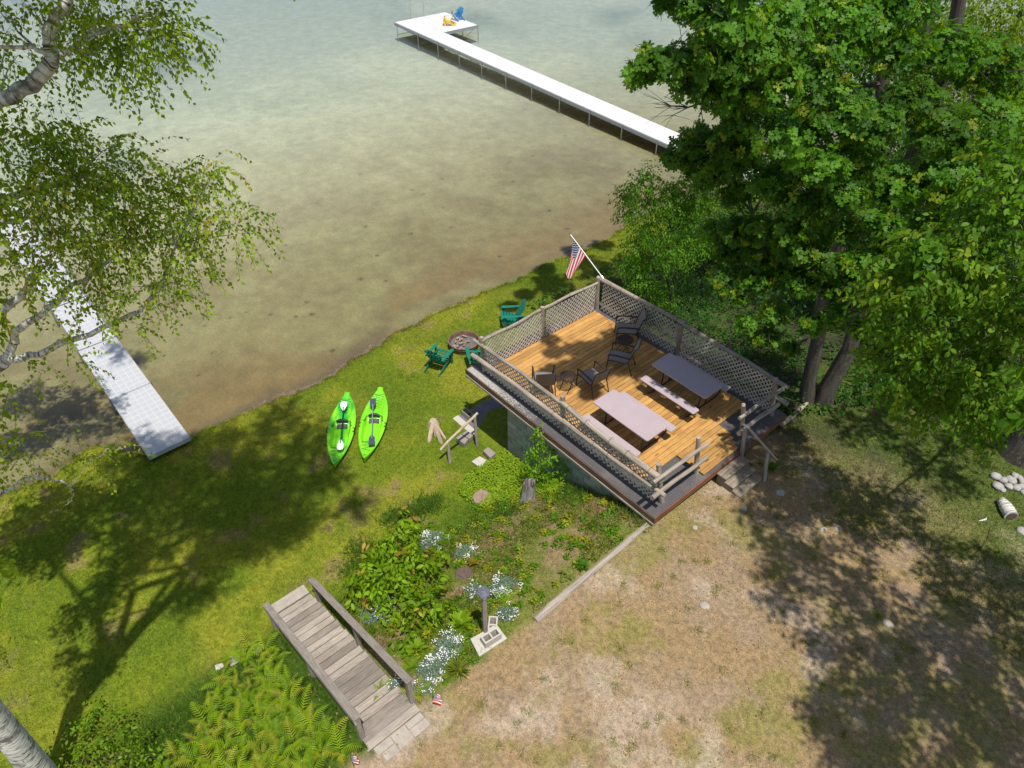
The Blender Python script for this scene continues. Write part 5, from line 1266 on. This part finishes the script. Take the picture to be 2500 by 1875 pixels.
lm.build('limb', M['oakbark'], bt, True).location = -tb
se.build('foliage', T_OVAL, bt, tb); se.twigs(bt, tb, .003)

# ------------------------------------------------------------------ sapling, small tree on the beach and woods behind
def tree(name, label, base, trunks, clusters, cols, tpl, size, dens=100, group=None, bark='oakbark', steps=8, step=.07, wid=1, droop=.1, loftr=.04, hot=None):
    t = thing(name, label, 'tree', base, 0, group); mb = MB(); nd_ = []
    for pts, rr_ in trunks:
        mb.tube(pts, rr_, 10, True, .03); nd_ += [Vector(p) for p in pts[1:]]
    mb.build('trunk', M[bark], t, True).location = -Vector(base)
    s = Sprays(); lm_ = MB()
    for c, r_ in clusters:
        s.drooping(c, (r_, r_, r_*.75), int(dens*r_**1.7)+5, steps, step, size, cols[0], cols[1], hot, .06, droop, False)
        branch(lm_, nearest(nd_, Vector(c)), c, loftr, .006, .2, 7, 5)
    o_ = lm_.build('branches', M[bark], t, True); o_.location = -Vector(base); o_['kind'] = 'stuff'
    s.build('foliage', tpl, t, base, wid=wid); return t
g_ = W(.9, -2.6); g_.z = gz(g_)
sb = onground(1648, 800); s1 = [sb, aty(1640, 740, sb.y), aty(1625, 660, sb.y), aty(1612, 590, sb.y), aty(1595, 500, sb.y+.1)]; s2_ = [sb, aty(1650, 730, sb.y), aty(1640, 650, sb.y), aty(1632, 600, sb.y), aty(1640, 520, sb.y)]
tree('ash_sapling', 'slender twin-stemmed sapling with light green leaves behind the woods-side fence', sb, [(s1, [.04, .035, .03, .025, .012]), (s2_, [.035, .03, .025, .02, .01])],
     [(aty(x, y, sb.y+d_), r_) for x, y, r_, d_ in ((1555, 460, .32, 0), (1590, 430, .2, 0), (1620, 490, .42, .3), (1540, 510, .3, 0), (1600, 560, .45, .2), (1665, 530, .4, .4), (1560, 600, .3, 0), (1640, 620, .4, -.2), (1690, 600, .4, .4), (1570, 680, .35, .1), (1620, 720, .4, .3), (1545, 640, .25, .2), (1700, 490, .4, .6), (1660, 460, .35, .6), (1525, 480, .15, 0))],
     ((.07, .19, .012), (.13, .27, .018)), T_OVAL, .115, 520, None, 'oakbark', 9, .055, .65, .16, .015)
mbs = onground(1850, 700); mt1 = [mbs, aty(1850, 610, mbs.y), aty(1838, 520, mbs.y), aty(1822, 470, mbs.y)]
tree('beach_tree', 'small dark-branched tree leaning over the beach behind the oak', mbs, [(mt1, [.09, .08, .06, .04]), ([aty(1838, 520, mbs.y), aty(1780, 450, mbs.y), aty(1700, 420, mbs.y)], [.05, .035, .02]), ([aty(1842, 560, mbs.y), aty(1800, 500, mbs.y), aty(1730, 470, mbs.y)], [.04, .03, .015]), ([aty(1838, 520, mbs.y), aty(1890, 430, mbs.y), aty(1920, 380, mbs.y)], [.05, .03, .02])],
     [(aty(x, y, mbs.y), r_) for x, y, r_ in ((1700, 430, .35), (1660, 470, .25), (1760, 440, .25), (1720, 500, .25), (1840, 400, .4), (1900, 380, .5), (1800, 400, .3), (1680, 520, .3), (1900, 470, .4))], ((.03, .085, .012), (.06, .13, .015)), T_SMALL, .07, 130, None, 'oakbark', 8, .05, 1, .1, .014)
rsd = random.Random(11)
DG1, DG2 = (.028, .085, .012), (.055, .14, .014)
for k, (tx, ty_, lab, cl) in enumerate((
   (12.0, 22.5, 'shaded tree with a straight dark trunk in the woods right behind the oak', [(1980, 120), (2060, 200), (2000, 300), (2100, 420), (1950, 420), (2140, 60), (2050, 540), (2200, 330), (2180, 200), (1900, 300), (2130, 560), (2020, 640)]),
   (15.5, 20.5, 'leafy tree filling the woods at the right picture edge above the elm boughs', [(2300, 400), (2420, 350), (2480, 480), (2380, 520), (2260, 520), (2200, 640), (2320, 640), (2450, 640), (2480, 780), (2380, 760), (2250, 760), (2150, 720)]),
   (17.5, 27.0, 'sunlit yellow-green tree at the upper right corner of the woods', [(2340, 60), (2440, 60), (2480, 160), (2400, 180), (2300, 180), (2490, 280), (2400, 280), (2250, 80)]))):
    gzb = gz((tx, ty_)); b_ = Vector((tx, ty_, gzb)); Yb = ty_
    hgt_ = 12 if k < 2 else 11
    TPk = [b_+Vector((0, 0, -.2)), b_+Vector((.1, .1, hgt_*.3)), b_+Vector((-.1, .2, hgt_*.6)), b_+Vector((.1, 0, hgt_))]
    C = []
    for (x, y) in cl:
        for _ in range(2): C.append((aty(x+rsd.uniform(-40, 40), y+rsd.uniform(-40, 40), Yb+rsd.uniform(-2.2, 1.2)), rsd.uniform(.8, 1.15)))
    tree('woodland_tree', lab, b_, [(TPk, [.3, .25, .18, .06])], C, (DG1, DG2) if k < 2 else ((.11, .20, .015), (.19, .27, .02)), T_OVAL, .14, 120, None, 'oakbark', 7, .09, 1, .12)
# bushes on the wooded bank
def bush(label, pts, cols, size=.07, dens=260, tpl=T_SMALL, hot=None, name='bush', group=None, ph=.04, wid=1, steps=6, step=.05, droop=.06):
    c0 = pts[0][0]; base = Vector((c0.x, c0.y, gz(c0))); t = thing(name, label, 'bush' if name == 'bush' else 'shrub', base, 0, group)
    s = Sprays(); mb = MB()
    for c, r_ in pts:
        s.drooping(c, (r_, r_, r_*.7), int(dens*r_**1.7)+6, steps, step, size, cols[0], cols[1], hot, ph, droop, False)
        branch(mb, base, c, .02, .004, .1, 6, 5)
    mb.build('stem', M['twig'], t, True).location = -base; s.build('foliage', tpl, t, base, wid=wid); return t
def bp(lst, z): return [(at(x, y, zz), r_) for x, y, zz, r_ in lst]
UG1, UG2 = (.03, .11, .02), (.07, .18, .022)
bush('dense dark bush on the bank directly behind the middle of the woods-side fence', bp([(1700, 700, -1.4, .5), (1660, 760, -1.5, .4), (1740, 760, -1.3, .5), (1700, 800, -1.5, .35), (1640, 700, -1.6, .5), (1770, 700, -1.2, .5)], 0), (UG1, UG2), .07, 330)
bush('dark rounded bush nearest the beach, between the sapling and the oak', bp([(1750, 560, -1.2, .6), (1820, 570, -1.0, .6), (1700, 600, -1.4, .6), (1780, 620, -1.2, .6), (1650, 580, -1.7, .5), (1870, 620, -.8, .6)], 0), (UG1, UG2), .07, 330)
bush('low shaded bush between the oak trunk and the woods-side fence', bp([(1850, 720, -.8, .5), (1820, 800, -1.0, .4), (1870, 830, -.8, .35), (1800, 870, -1.3, .25), (1900, 760, -.6, .4)], 0), (UG1, (.05, .13, .02)), .08, 300)
bush('leafy undergrowth right of the oak trunk', bp([(2090, 960, -.4, .28), (2050, 985, -.5, .2), (2130, 930, -.3, .3), (2020, 1010, -.55, .18), (2180, 900, -.2, .3)], 0), ((.03, .11, .015), (.06, .17, .02)), .11, 130, T_OVAL)
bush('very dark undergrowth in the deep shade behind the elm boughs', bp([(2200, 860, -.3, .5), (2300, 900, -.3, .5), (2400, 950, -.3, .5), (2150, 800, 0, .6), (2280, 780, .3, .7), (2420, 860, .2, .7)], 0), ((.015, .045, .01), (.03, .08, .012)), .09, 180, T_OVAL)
bush('far shoreline bushes glimpsed through the oak leaves', [(W(-3.5, -9.5, -1.9), .8), (W(-4.6, -10.8, -2.1), .7), (W(-2.5, -8.2, -1.9), .8), (W(-2, -10.5, -1.5), 1.0), (W(-1, -9, -1.6), .9), (W(-3.5, -12, -1.6), .9), (W(-4.5, -16, -1.5), .9), (W(-3.5, -18, -1.3), 1), (W(-5, -13.5, -1.9), .7), (W(-2, -20, -1), 1.1), (W(-.5, -23, -.8), 1.2), (W(-3, -14, -1.4), .9), (W(-1, -17, -.9), 1.1)], (UG1, (.06, .15, .02)), .09, 200)
# ground litter and low growth in the woods
n = 26000; u_ = RNG.uniform(-4.2, 8.5, n); v_ = RNG.uniform(-14, -.9, n); k_ = (fbm(u_*.7, v_*.7, 3, 5) > .36) & (u_ < 6.5+.5*(-v_-1)) ; u_, v_ = u_[k_], v_[k_]
def UVW(u_, v_, dz=0):
    z = height(u_, v_)+dz; P = np.stack([ORG.x+UU.x*u_+VV.x*v_, ORG.y+UU.y*u_+VV.y*v_, z], -1); return P
P = UVW(u_, v_, RNG.uniform(.02, .28, len(u_))); m_ = len(P)
leaves('undergrowth', P, norm(gauss(m_, 3)*[1, 1, .3]), norm(gauss(m_, 3)*.4+[0, 0, 1]), .06+.07*rnd(m_), leafcol(m_, (.03, .10, .012), (.07, .17, .018)), T_OVAL, M['leaf'])

# ------------------------------------------------------------------ shrubs and flowers on the planted bank
SG1, SG2, SHOT = (.14, .27, .010), (.24, .37, .014), (.36, .25, .05)
_shp = 1
def shp(lst): return [(onground(x, y)+Vector((0, 0, dz*.8)), r_) for x, y, dz, r_ in lst]
bush('big spreading shrub with bright oval leaves between the garden stairs and the lamp post', shp([(960, 1470, .75, .42), (1010, 1440, .8, .42), (920, 1430, .7, .38), (1060, 1500, .6, .34), (980, 1400, .75, .34), (1040, 1400, .7, .3), (940, 1370, .6, .26), (990, 1320, .6, .18), (985, 1290, .55, .12), (920, 1360, .5, .2), (1000, 1520, .4, .3), (900, 1470, .5, .26), (985, 1560, .35, .2), (990, 1345, .6, .2)]), (SG1, SG2), .175, 120, T_OVAL, SHOT, 'shrub', None, .04, .8, 7, .065, .18)
bush('bright leafy suckers sprouting from the birch snag against the boathouse wall', [(aty(x, y, 12.95+d_), r_) for x, y, r_, d_ in ((1330, 1110, .24, 0), (1370, 1125, .24, .1), (1310, 1080, .14, 0), (1400, 1130, .16, .1), (1300, 1130, .16, -.1), (1345, 1160, .24, 0), (1385, 1170, .14, .1), (1308, 1165, .16, -.1), (1330, 1190, .2, -.1), (1360, 1200, .16, 0), (1320, 1050, .06, 0))], (SG1, (.16, .32, .014)), .10, 420, T_OVAL, None, 'shrub', None, 0, .8, 6, .05, .12)
bush('leafy shrub along the lower left picture edge between birch trunk and ferns', shp([(200, 1860, .5, .4), (260, 1830, .45, .35), (330, 1850, .45, .4), (150, 1880, .4, .35), (400, 1870, .4, .35), (300, 1790, .4, .25), (230, 1780, .4, .2), (470, 1850, .3, .25), (250, 1730, .3, .14)]), (SG1, (.15, .25, .02)), .10, 150, T_OVAL, (.30, .26, .04), 'shrub', None, .06, .85, 6, .055, .12)
def leafyplant(x, y, label, r_, n, size, col_, wid=.6):
    P = onground(x, y); t = thing('leafy_plant', label, 'plant', P, 0)
    for i in range(n):
        a = random.random()*6.28; e = random.uniform(.25, 1.0); ax = np.array([[math.cos(a)*e, math.sin(a)*e, random.uniform(.2, .9)]]); p = np.array([[math.cos(a)*r_*.3*random.random(), math.sin(a)*r_*.3*random.random(), random.uniform(.0, r_*.5)]])
        c = np.array([col_])*random.uniform(.8, 1.25)
        leaves('leaf', p, ax, np.array([[-math.cos(a)*.4, -math.sin(a)*.4, 1]]), size*random.uniform(.7, 1.2), c, T_OVAL, M['leaf'], t, None, None, wid)
leafyplant(1128, 1530, 'bright yellow-green leafy plant just left of the lamp post blocks', .3, 60, .26, (.20, .32, .012))
leafyplant(1018, 1588, 'small yellow-green leafy plant below the big shrub', .2, 34, .2, (.20, .30, .015))
leafyplant(1122, 1640, 'spiky tuft of dark yellowish leaves between the two lowest flower clumps', .25, 60, .25, (.14, .18, .02), .15)
leafyplant(1155, 1380, 'reddish-tinged leafy plant beside the small dark stump', .2, 26, .17, (.24, .21, .02))
leafyplant(1420, 1385, 'green leafy plant beside the middle of the weathered log edging', .2, 40, .16, (.07, .18, .012))
leafyplant(1885, 1145, 'small green weed in the shade beside the entrance steps', .15, 40, .14, (.08, .19, .012), .4)
FL = [(1060, 1325, .30, 'white-flowering silver clump farthest up the bank, right behind the big shrub'), (1140, 1355, .25, 'white-flowering silver clump just above the small dark stump'), (925, 1500, .33, 'white-flowering silver clump half shaded between the big shrub and the right handrail'), (1160, 1445, .20, 'white-flowering clump immediately left of the lamp lantern'), (1235, 1440, .30, 'white-flowering clump to the right of the lamp lantern'), (1095, 1590, .28, 'white-flowering silver clump below the yellow-green leafy plant'), (1055, 1640, .26, 'white-flowering silver clump right of the upper end of the garden stairs'), (968, 1675, .14, 'small white-flowering tuft beside the right handrail post of the stairs'), (1105, 1560, .18, 'sparse silver clump left of the slab at the lamp post'), (1240, 1500, .2, 'sparse silvery plant just right of the lamp post'), (1035, 1680, .18, 'lowest silvery clump, close to the small flag')]
for x, y, r_, lab in FL:
    P = onground(x, y); t = thing('flower_clump', lab, 'flowers', P, 0, 'white flowering clumps on the bank')
    m_ = int(5200*r_*r_/.09)+300; q = in_ball(m_, (r_*1.25, r_*1.15, .12)); q[:, 2] = np.abs(q[:, 2])
    q[:, 2] *= (1-.5*(np.hypot(q[:, 0], q[:, 1])/r_)**2)
    leaves('silver_foliage', q, norm(gauss(m_, 3)*.6+[0, 0, .6]), norm(gauss(m_, 3)), .045*(.6+.8*rnd(m_)), leafcol(m_, (.18, .27, .17), (.34, .42, .32)), T_SMALL, M['leaf'], t, 'stuff', None, .45)
    dens_ = 1.0 if r_ > .22 else .6
    m_ = int(190*dens_*r_*r_/.09)+12; cc_ = in_ball(18, (r_*1.4, r_*1.3, 0)); q = cc_[RNG.integers(0, 14, m_)]+in_ball(m_, (r_*.3, r_*.3, .0)); q[:, 2] = .12+.06*rnd(m_)
    leaves('blossom', q, norm(gauss(m_, 3)*[1, 1, .2]), norm(gauss(m_, 3)*.25+[0, 0, 1]), .024*(.7+.5*rnd(m_)), leafcol(m_, (.8, .8, .8), (.85, .85, .85), var=.05), T([(0, -.5, 0), (-.5, 0, 0), (0, .5, 0), (.5, 0, 0)], [(0, 3, 2), (0, 2, 1)]), M['petal'], t, 'stuff')
# creeper patch
n = 9000; u_ = RNG.uniform(1.1, 3.6, n); v_ = RNG.uniform(4.62, 6.6, n); k_ = (v_ < 4.9+1.9*np.exp(-((u_-1.9)/1.0)**2)+.3*fbm(u_*2, v_*2, 2)); u_, v_ = u_[k_], v_[k_]
P = UVW(u_, v_, .03+.13*rnd(len(u_))); m_ = len(P)
leaves('creeper_patch', P, norm(gauss(m_, 3)*[.6, .6, .2]+[.3, -.8, .1]), norm(gauss(m_, 3)*.25+[0, -.2, 1]), .055+.03*rnd(m_), leafcol(m_, (.17, .29, .012), (.28, .38, .02)), T_OVAL, M['leaf'], None, 'stuff', None, .8)
# weeds over the bank: little rosettes
n = 520; u_ = RNG.uniform(1.9, 6.3, n); v_ = RNG.uniform(4.7, 11.0, n); k_ = fbm(u_*1.4, v_*1.4, 3, 61)+.25*np.exp(-((v_-5.4)/1.2)**2) > .52; u_, v_ = u_[k_], v_[k_]
s = Sprays()
for i in range(len(u_)):
    c = UVW(u_[i:i+1], v_[i:i+1], .05)[0]; yl = random.random() < .35; r_ = random.uniform(.05, .14)
    s.rosettes(c, (r_, r_, r_*.6), random.randint(3, 8), 5, random.uniform(.05, .095), (.10, .22, .012) if not yl else (.26, .30, .015), (.15, .27, .014) if not yl else (.32, .33, .02))
s.build('bank_weeds', T_OVAL)
# long grass clump left of the ferns
# ------------------------------------------------------------------ ferns
def frond_mesh(k, colr):
    L = .52; n = 11; V = []; Fc = []; C = []
    for i in range(n):
        t = .12+.88*i/n; x = L*t; z = .30*math.sin(t*1.9)-.10*t*t; w = .125*math.sin(math.pi*min(1, (t*.86+.16)))**.8*(1-.25*t)
        for sd_ in (1, -1):
            b = len(V); dx = .05*w/.15; wd = .013
            V += [(x-wd, 0, z), (x+wd, 0, z), (x+dx+wd*.9, sd_*w*.55, z-.012), (x+dx-wd*.4, sd_*w*.55, z-.012), (x+dx*2.1, sd_*w, z-.035)]
            Fc += [(b, b+1, b+2), (b, b+2, b+3), (b+3, b+2, b+4)] if sd_ > 0 else [(b, b+2, b+1), (b, b+3, b+2), (b+3, b+4, b+2)]
            c = np.array(colr)*random.uniform(.85, 1.15); C += [c]*5
    b = len(V); m_ = 8
    for i in range(m_+1):
        t = i/m_; x = L*t; z = .30*math.sin(t*1.9)-.10*t*t; V += [(x, -.004, z), (x, .004, z)]; C += [np.array(colr)*.8]*2
    for i in range(m_): a = b+2*i; Fc += [(a, a+1, a+3), (a, a+3, a+2)]
    o = np_mesh('frond', np.array(V), np.array(Fc), np.array(C), M['leaf']); me = o.data; bpy.data.objects.remove(o); return me
FM = [frond_mesh(k, c) for k, c in enumerate(((.21, .33, .010), (.28, .39, .012), (.16, .28, .010), (.33, .35, .03), (.24, .36, .010)))]
def fern(P, label, group, n=7, sc=.86):
    t = thing('fern', label, 'fern', P, random.uniform(0, 6.28), group)
    for i in range(n):
        o = link('frond', random.choice(FM), t); o.rotation_euler = (random.uniform(-.15, .15), random.uniform(-.55, .05), 6.283*i/n+random.uniform(-.3, .3)); s_ = sc*random.uniform(.6, 1.2); o.scale = (s_, s_, s_)
        o.location = (0, 0, random.uniform(0, .06))
frs = random.Random(3); placed = []
for _ in range(2600):
    u_, v_ = frs.uniform(2.1, 7.0), frs.uniform(12.72, 16.4); P = W(u_, v_); P.z = gzuv(u_, v_); q = proj(P)
    if not q or q[0] < 215 or q[1] > 1990: continue
    if v_ > 12.95+1.15*(u_-1.7): continue
    if q[0] < 470 and q[1] > 1760 and frs.random() < .75: continue
    if u_ > 6.15 and v_ < 13.4+(u_-6.15)*1.3: continue
    if min([(P-p).length for p in placed] or [9]) < .30: continue
    placed.append(P)
    if len(placed) >= 130: break
for P in placed: fern(P, 'yellow-green fern in the dense bed on the left side of the garden stairs', 'ferns in the bed left of the stairs', 6)
for x, y, l_ in ((1000, 1630, 'fern tuft squeezed between the right handrail and the silver clumps'), (1018, 1700, 'fern tuft against the top right handrail post of the stairs'), (930, 1700, 'small fern pushing through the upper treads of the stairs'), (1235, 1475, 'light green fern right of the lamp post near the log edging')):
    fern(onground(x, y), l_, None, 7, .62)

# ------------------------------------------------------------------ grass
def grass(name, n, ulo, uhi, vlo, vhi, keep, length, width, lean, colf, seed, bright=1.0):
    rg = np.random.default_rng(seed); u_ = rg.uniform(ulo, uhi, n); v_ = rg.uniform(vlo, vhi, n); k_ = keep(u_, v_); u_, v_ = u_[k_], v_[k_]
    P = UVW(u_, v_, -.004); q = P-np.array([0, 0, CAM_Z]); dep = q@FW; px = 1250+F*q[:, 0]/dep; py = 937.5-F*(q@UPV)/dep
    k_ = (dep > 0) & (px > -60) & (px < 2560) & (py > -20) & (py < 1930); P, u_, v_ = P[k_], u_[k_], v_[k_]; m_ = len(P)
    A = norm(rg.normal(size=(m_, 3))*[lean, lean, 0]+[0, 0, 1]); N = norm(rg.normal(size=(m_, 3))*[1, 1, .2]+[0, 0, .3])
    c = colf(u_, v_, rg)*bright*(.75+.5*rg.random((m_, 1)))
    S = length(u_, v_)*(.55+.8*rg.random(m_))
    return leaves(name, P, A, N, S, c, T_BLADE, M['grass'], None, 'stuff', None, width)
def outside(u_, v_):
    ok_ = ~((u_ > .95) & (u_ < 6.5) & (v_ > -.05) & (v_ < 4.6)) & ~((u_ > -1.1) & (u_ < 1.2) & (v_ > -.3) & (v_ < 4.92))
    ok_ &= ~((u_ > 1.28) & (u_ < 6.45) & (v_ > 11.2) & (v_ < 12.32)); return ok_
def lawn_c(u_, v_, rg):
    c = gcol(u_, v_)*np.array([1.08, 1.12, .9])*(.55+.9*fbm(u_*7, v_*7, 3, 13))[..., None]; t = rg.random((len(u_), 1)); return np.where(t < .06, np.array([.34, .27, .12]), c)
grass('lawn_grass', 640000, -7.6, 6.3, -11, 18.5, lambda u_, v_: outside(u_, v_) & (u_-shore(v_) > -.06+.42*fbm(u_*4, v_*4, 2, 3)) & ((v_ > -1.4) | (u_ < -1.5)), lambda u_, v_: .055+.05*sst(1.8, 3, u_)*(fbm(u_*1.2, v_*1.2, 2, 8) > .45)+.05*sst(.5, .1, u_-shore(v_)), .17, .45, lawn_c, 1, 1.0)
def dry_c(u_, v_, rg):
    c = gcol(u_, v_); t = rg.random((len(u_), 1)); c = np.where(t < .5, c*1.05, np.where(t < .82, np.array([.42, .32, .18]), np.array([.20, .20, .045]))); return c
grass('dry_yard_grass', 260000, 6.35, 15.5, -6, 17, lambda u_, v_: (fbm(u_*1.5, v_*1.5, 4, 9) > .30) & ~((u_ > 6.38) & (u_ < 6.8) & (v_ > 11.18) & (v_ < 12.3)) & ~((u_ < 7.3) & (v_ > 1.4) & (v_ < 2.5)), lambda u_, v_: .030+.02*fbm(u_*2, v_*2, 2), .22, 1.5, dry_c, 2, 1.0)
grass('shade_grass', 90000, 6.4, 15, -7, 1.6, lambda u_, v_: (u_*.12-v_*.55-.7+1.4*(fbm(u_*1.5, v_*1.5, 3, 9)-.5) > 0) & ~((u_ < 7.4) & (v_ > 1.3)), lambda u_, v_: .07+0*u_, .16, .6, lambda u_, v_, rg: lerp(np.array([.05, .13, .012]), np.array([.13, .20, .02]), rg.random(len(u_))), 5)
# tufts of fresh green in the yard
n = 130; cu = RNG.uniform(6.6, 12, n); cv = RNG.uniform(-1, 13, n); cu = np.repeat(cu, 110)+gauss(n*110)*.055; cv = np.repeat(cv, 110)+gauss(n*110)*.055
P = UVW(cu, cv, 0); m_ = len(P); leaves('yard_weed_tufts', P, norm(gauss(m_, 3)*[.6, .6, 0]+[0, 0, 1]), norm(gauss(m_, 3)*[1, 1, .2]), .05*(.6+.8*rnd(m_)), leafcol(m_, (.13, .20, .02), (.22, .25, .03)), T_BLADE, M['grass'], None, 'stuff', None, .16)
# longer grass tufts: bank edge, birch foot, shore fringe
def tufts(name, spots, cols, h, per=260, r_=.22, wid=.07):
    U_ = []; V_ = []
    for x, y in spots: a, b = uv_of(onground(x, y)); U_.append(a+gauss(per)*r_); V_.append(b+gauss(per)*r_)
    U_ = np.concatenate(U_); V_ = np.concatenate(V_); P = UVW(U_, V_, 0); m_ = len(P)
    leaves(name, P, norm(gauss(m_, 3)*[.5, .5, 0]+[0, 0, 1]), norm(gauss(m_, 3)*[1, 1, .2]), h*(.5+rnd(m_)), leafcol(m_, *cols), T_BLADE, M['grass'], None, 'stuff', None, wid)
tufts('long_grass', [(560, 1680), (590, 1670), (600, 1700), (575, 1720), (620, 1690), (1000, 1260), (1030, 1240), (960, 1270), (1060, 1230), (880, 1340), (860, 1390), (1240, 1250), (1480, 1180), (1530, 1230), (1560, 1260), (1440, 1160), (1400, 1200)], ((.06, .15, .02), (.13, .22, .03)), .22, 420, .2)
fr_v = RNG.uniform(3.2, 9.2, 5000); fr_u = shore(fr_v)+.12+gauss(5000)*.07; P = UVW(fr_u, fr_v, .0); m_ = len(P)
leaves('shore_fringe', P, norm(gauss(m_, 3)*[.9, .9, 0]+[0, 0, .6]), norm(gauss(m_, 3)*[1, 1, .2]), .09*(.5+rnd(m_)), leafcol(m_, (.33, .24, .17), (.50, .38, .28)), T_BLADE, M['grass'], None, 'stuff', None, .07)
# fallen leaves and crumbs on the bank and the yard
n = 2600; u_ = RNG.uniform(3.2, 11, n); v_ = RNG.uniform(-3, 15, n); k_ = outside(u_, v_); u_, v_ = u_[k_], v_[k_]; P = UVW(u_, v_, .02); m_ = len(P)
leaves('dead_leaves', P, norm(gauss(m_, 3)*[1, 1, .15]), norm(gauss(m_, 3)*.3+[0, 0, 1]), .035+.03*rnd(m_), leafcol(m_, (.30, .20, .11), (.46, .34, .22)), T_SMALL, M['leaf'])
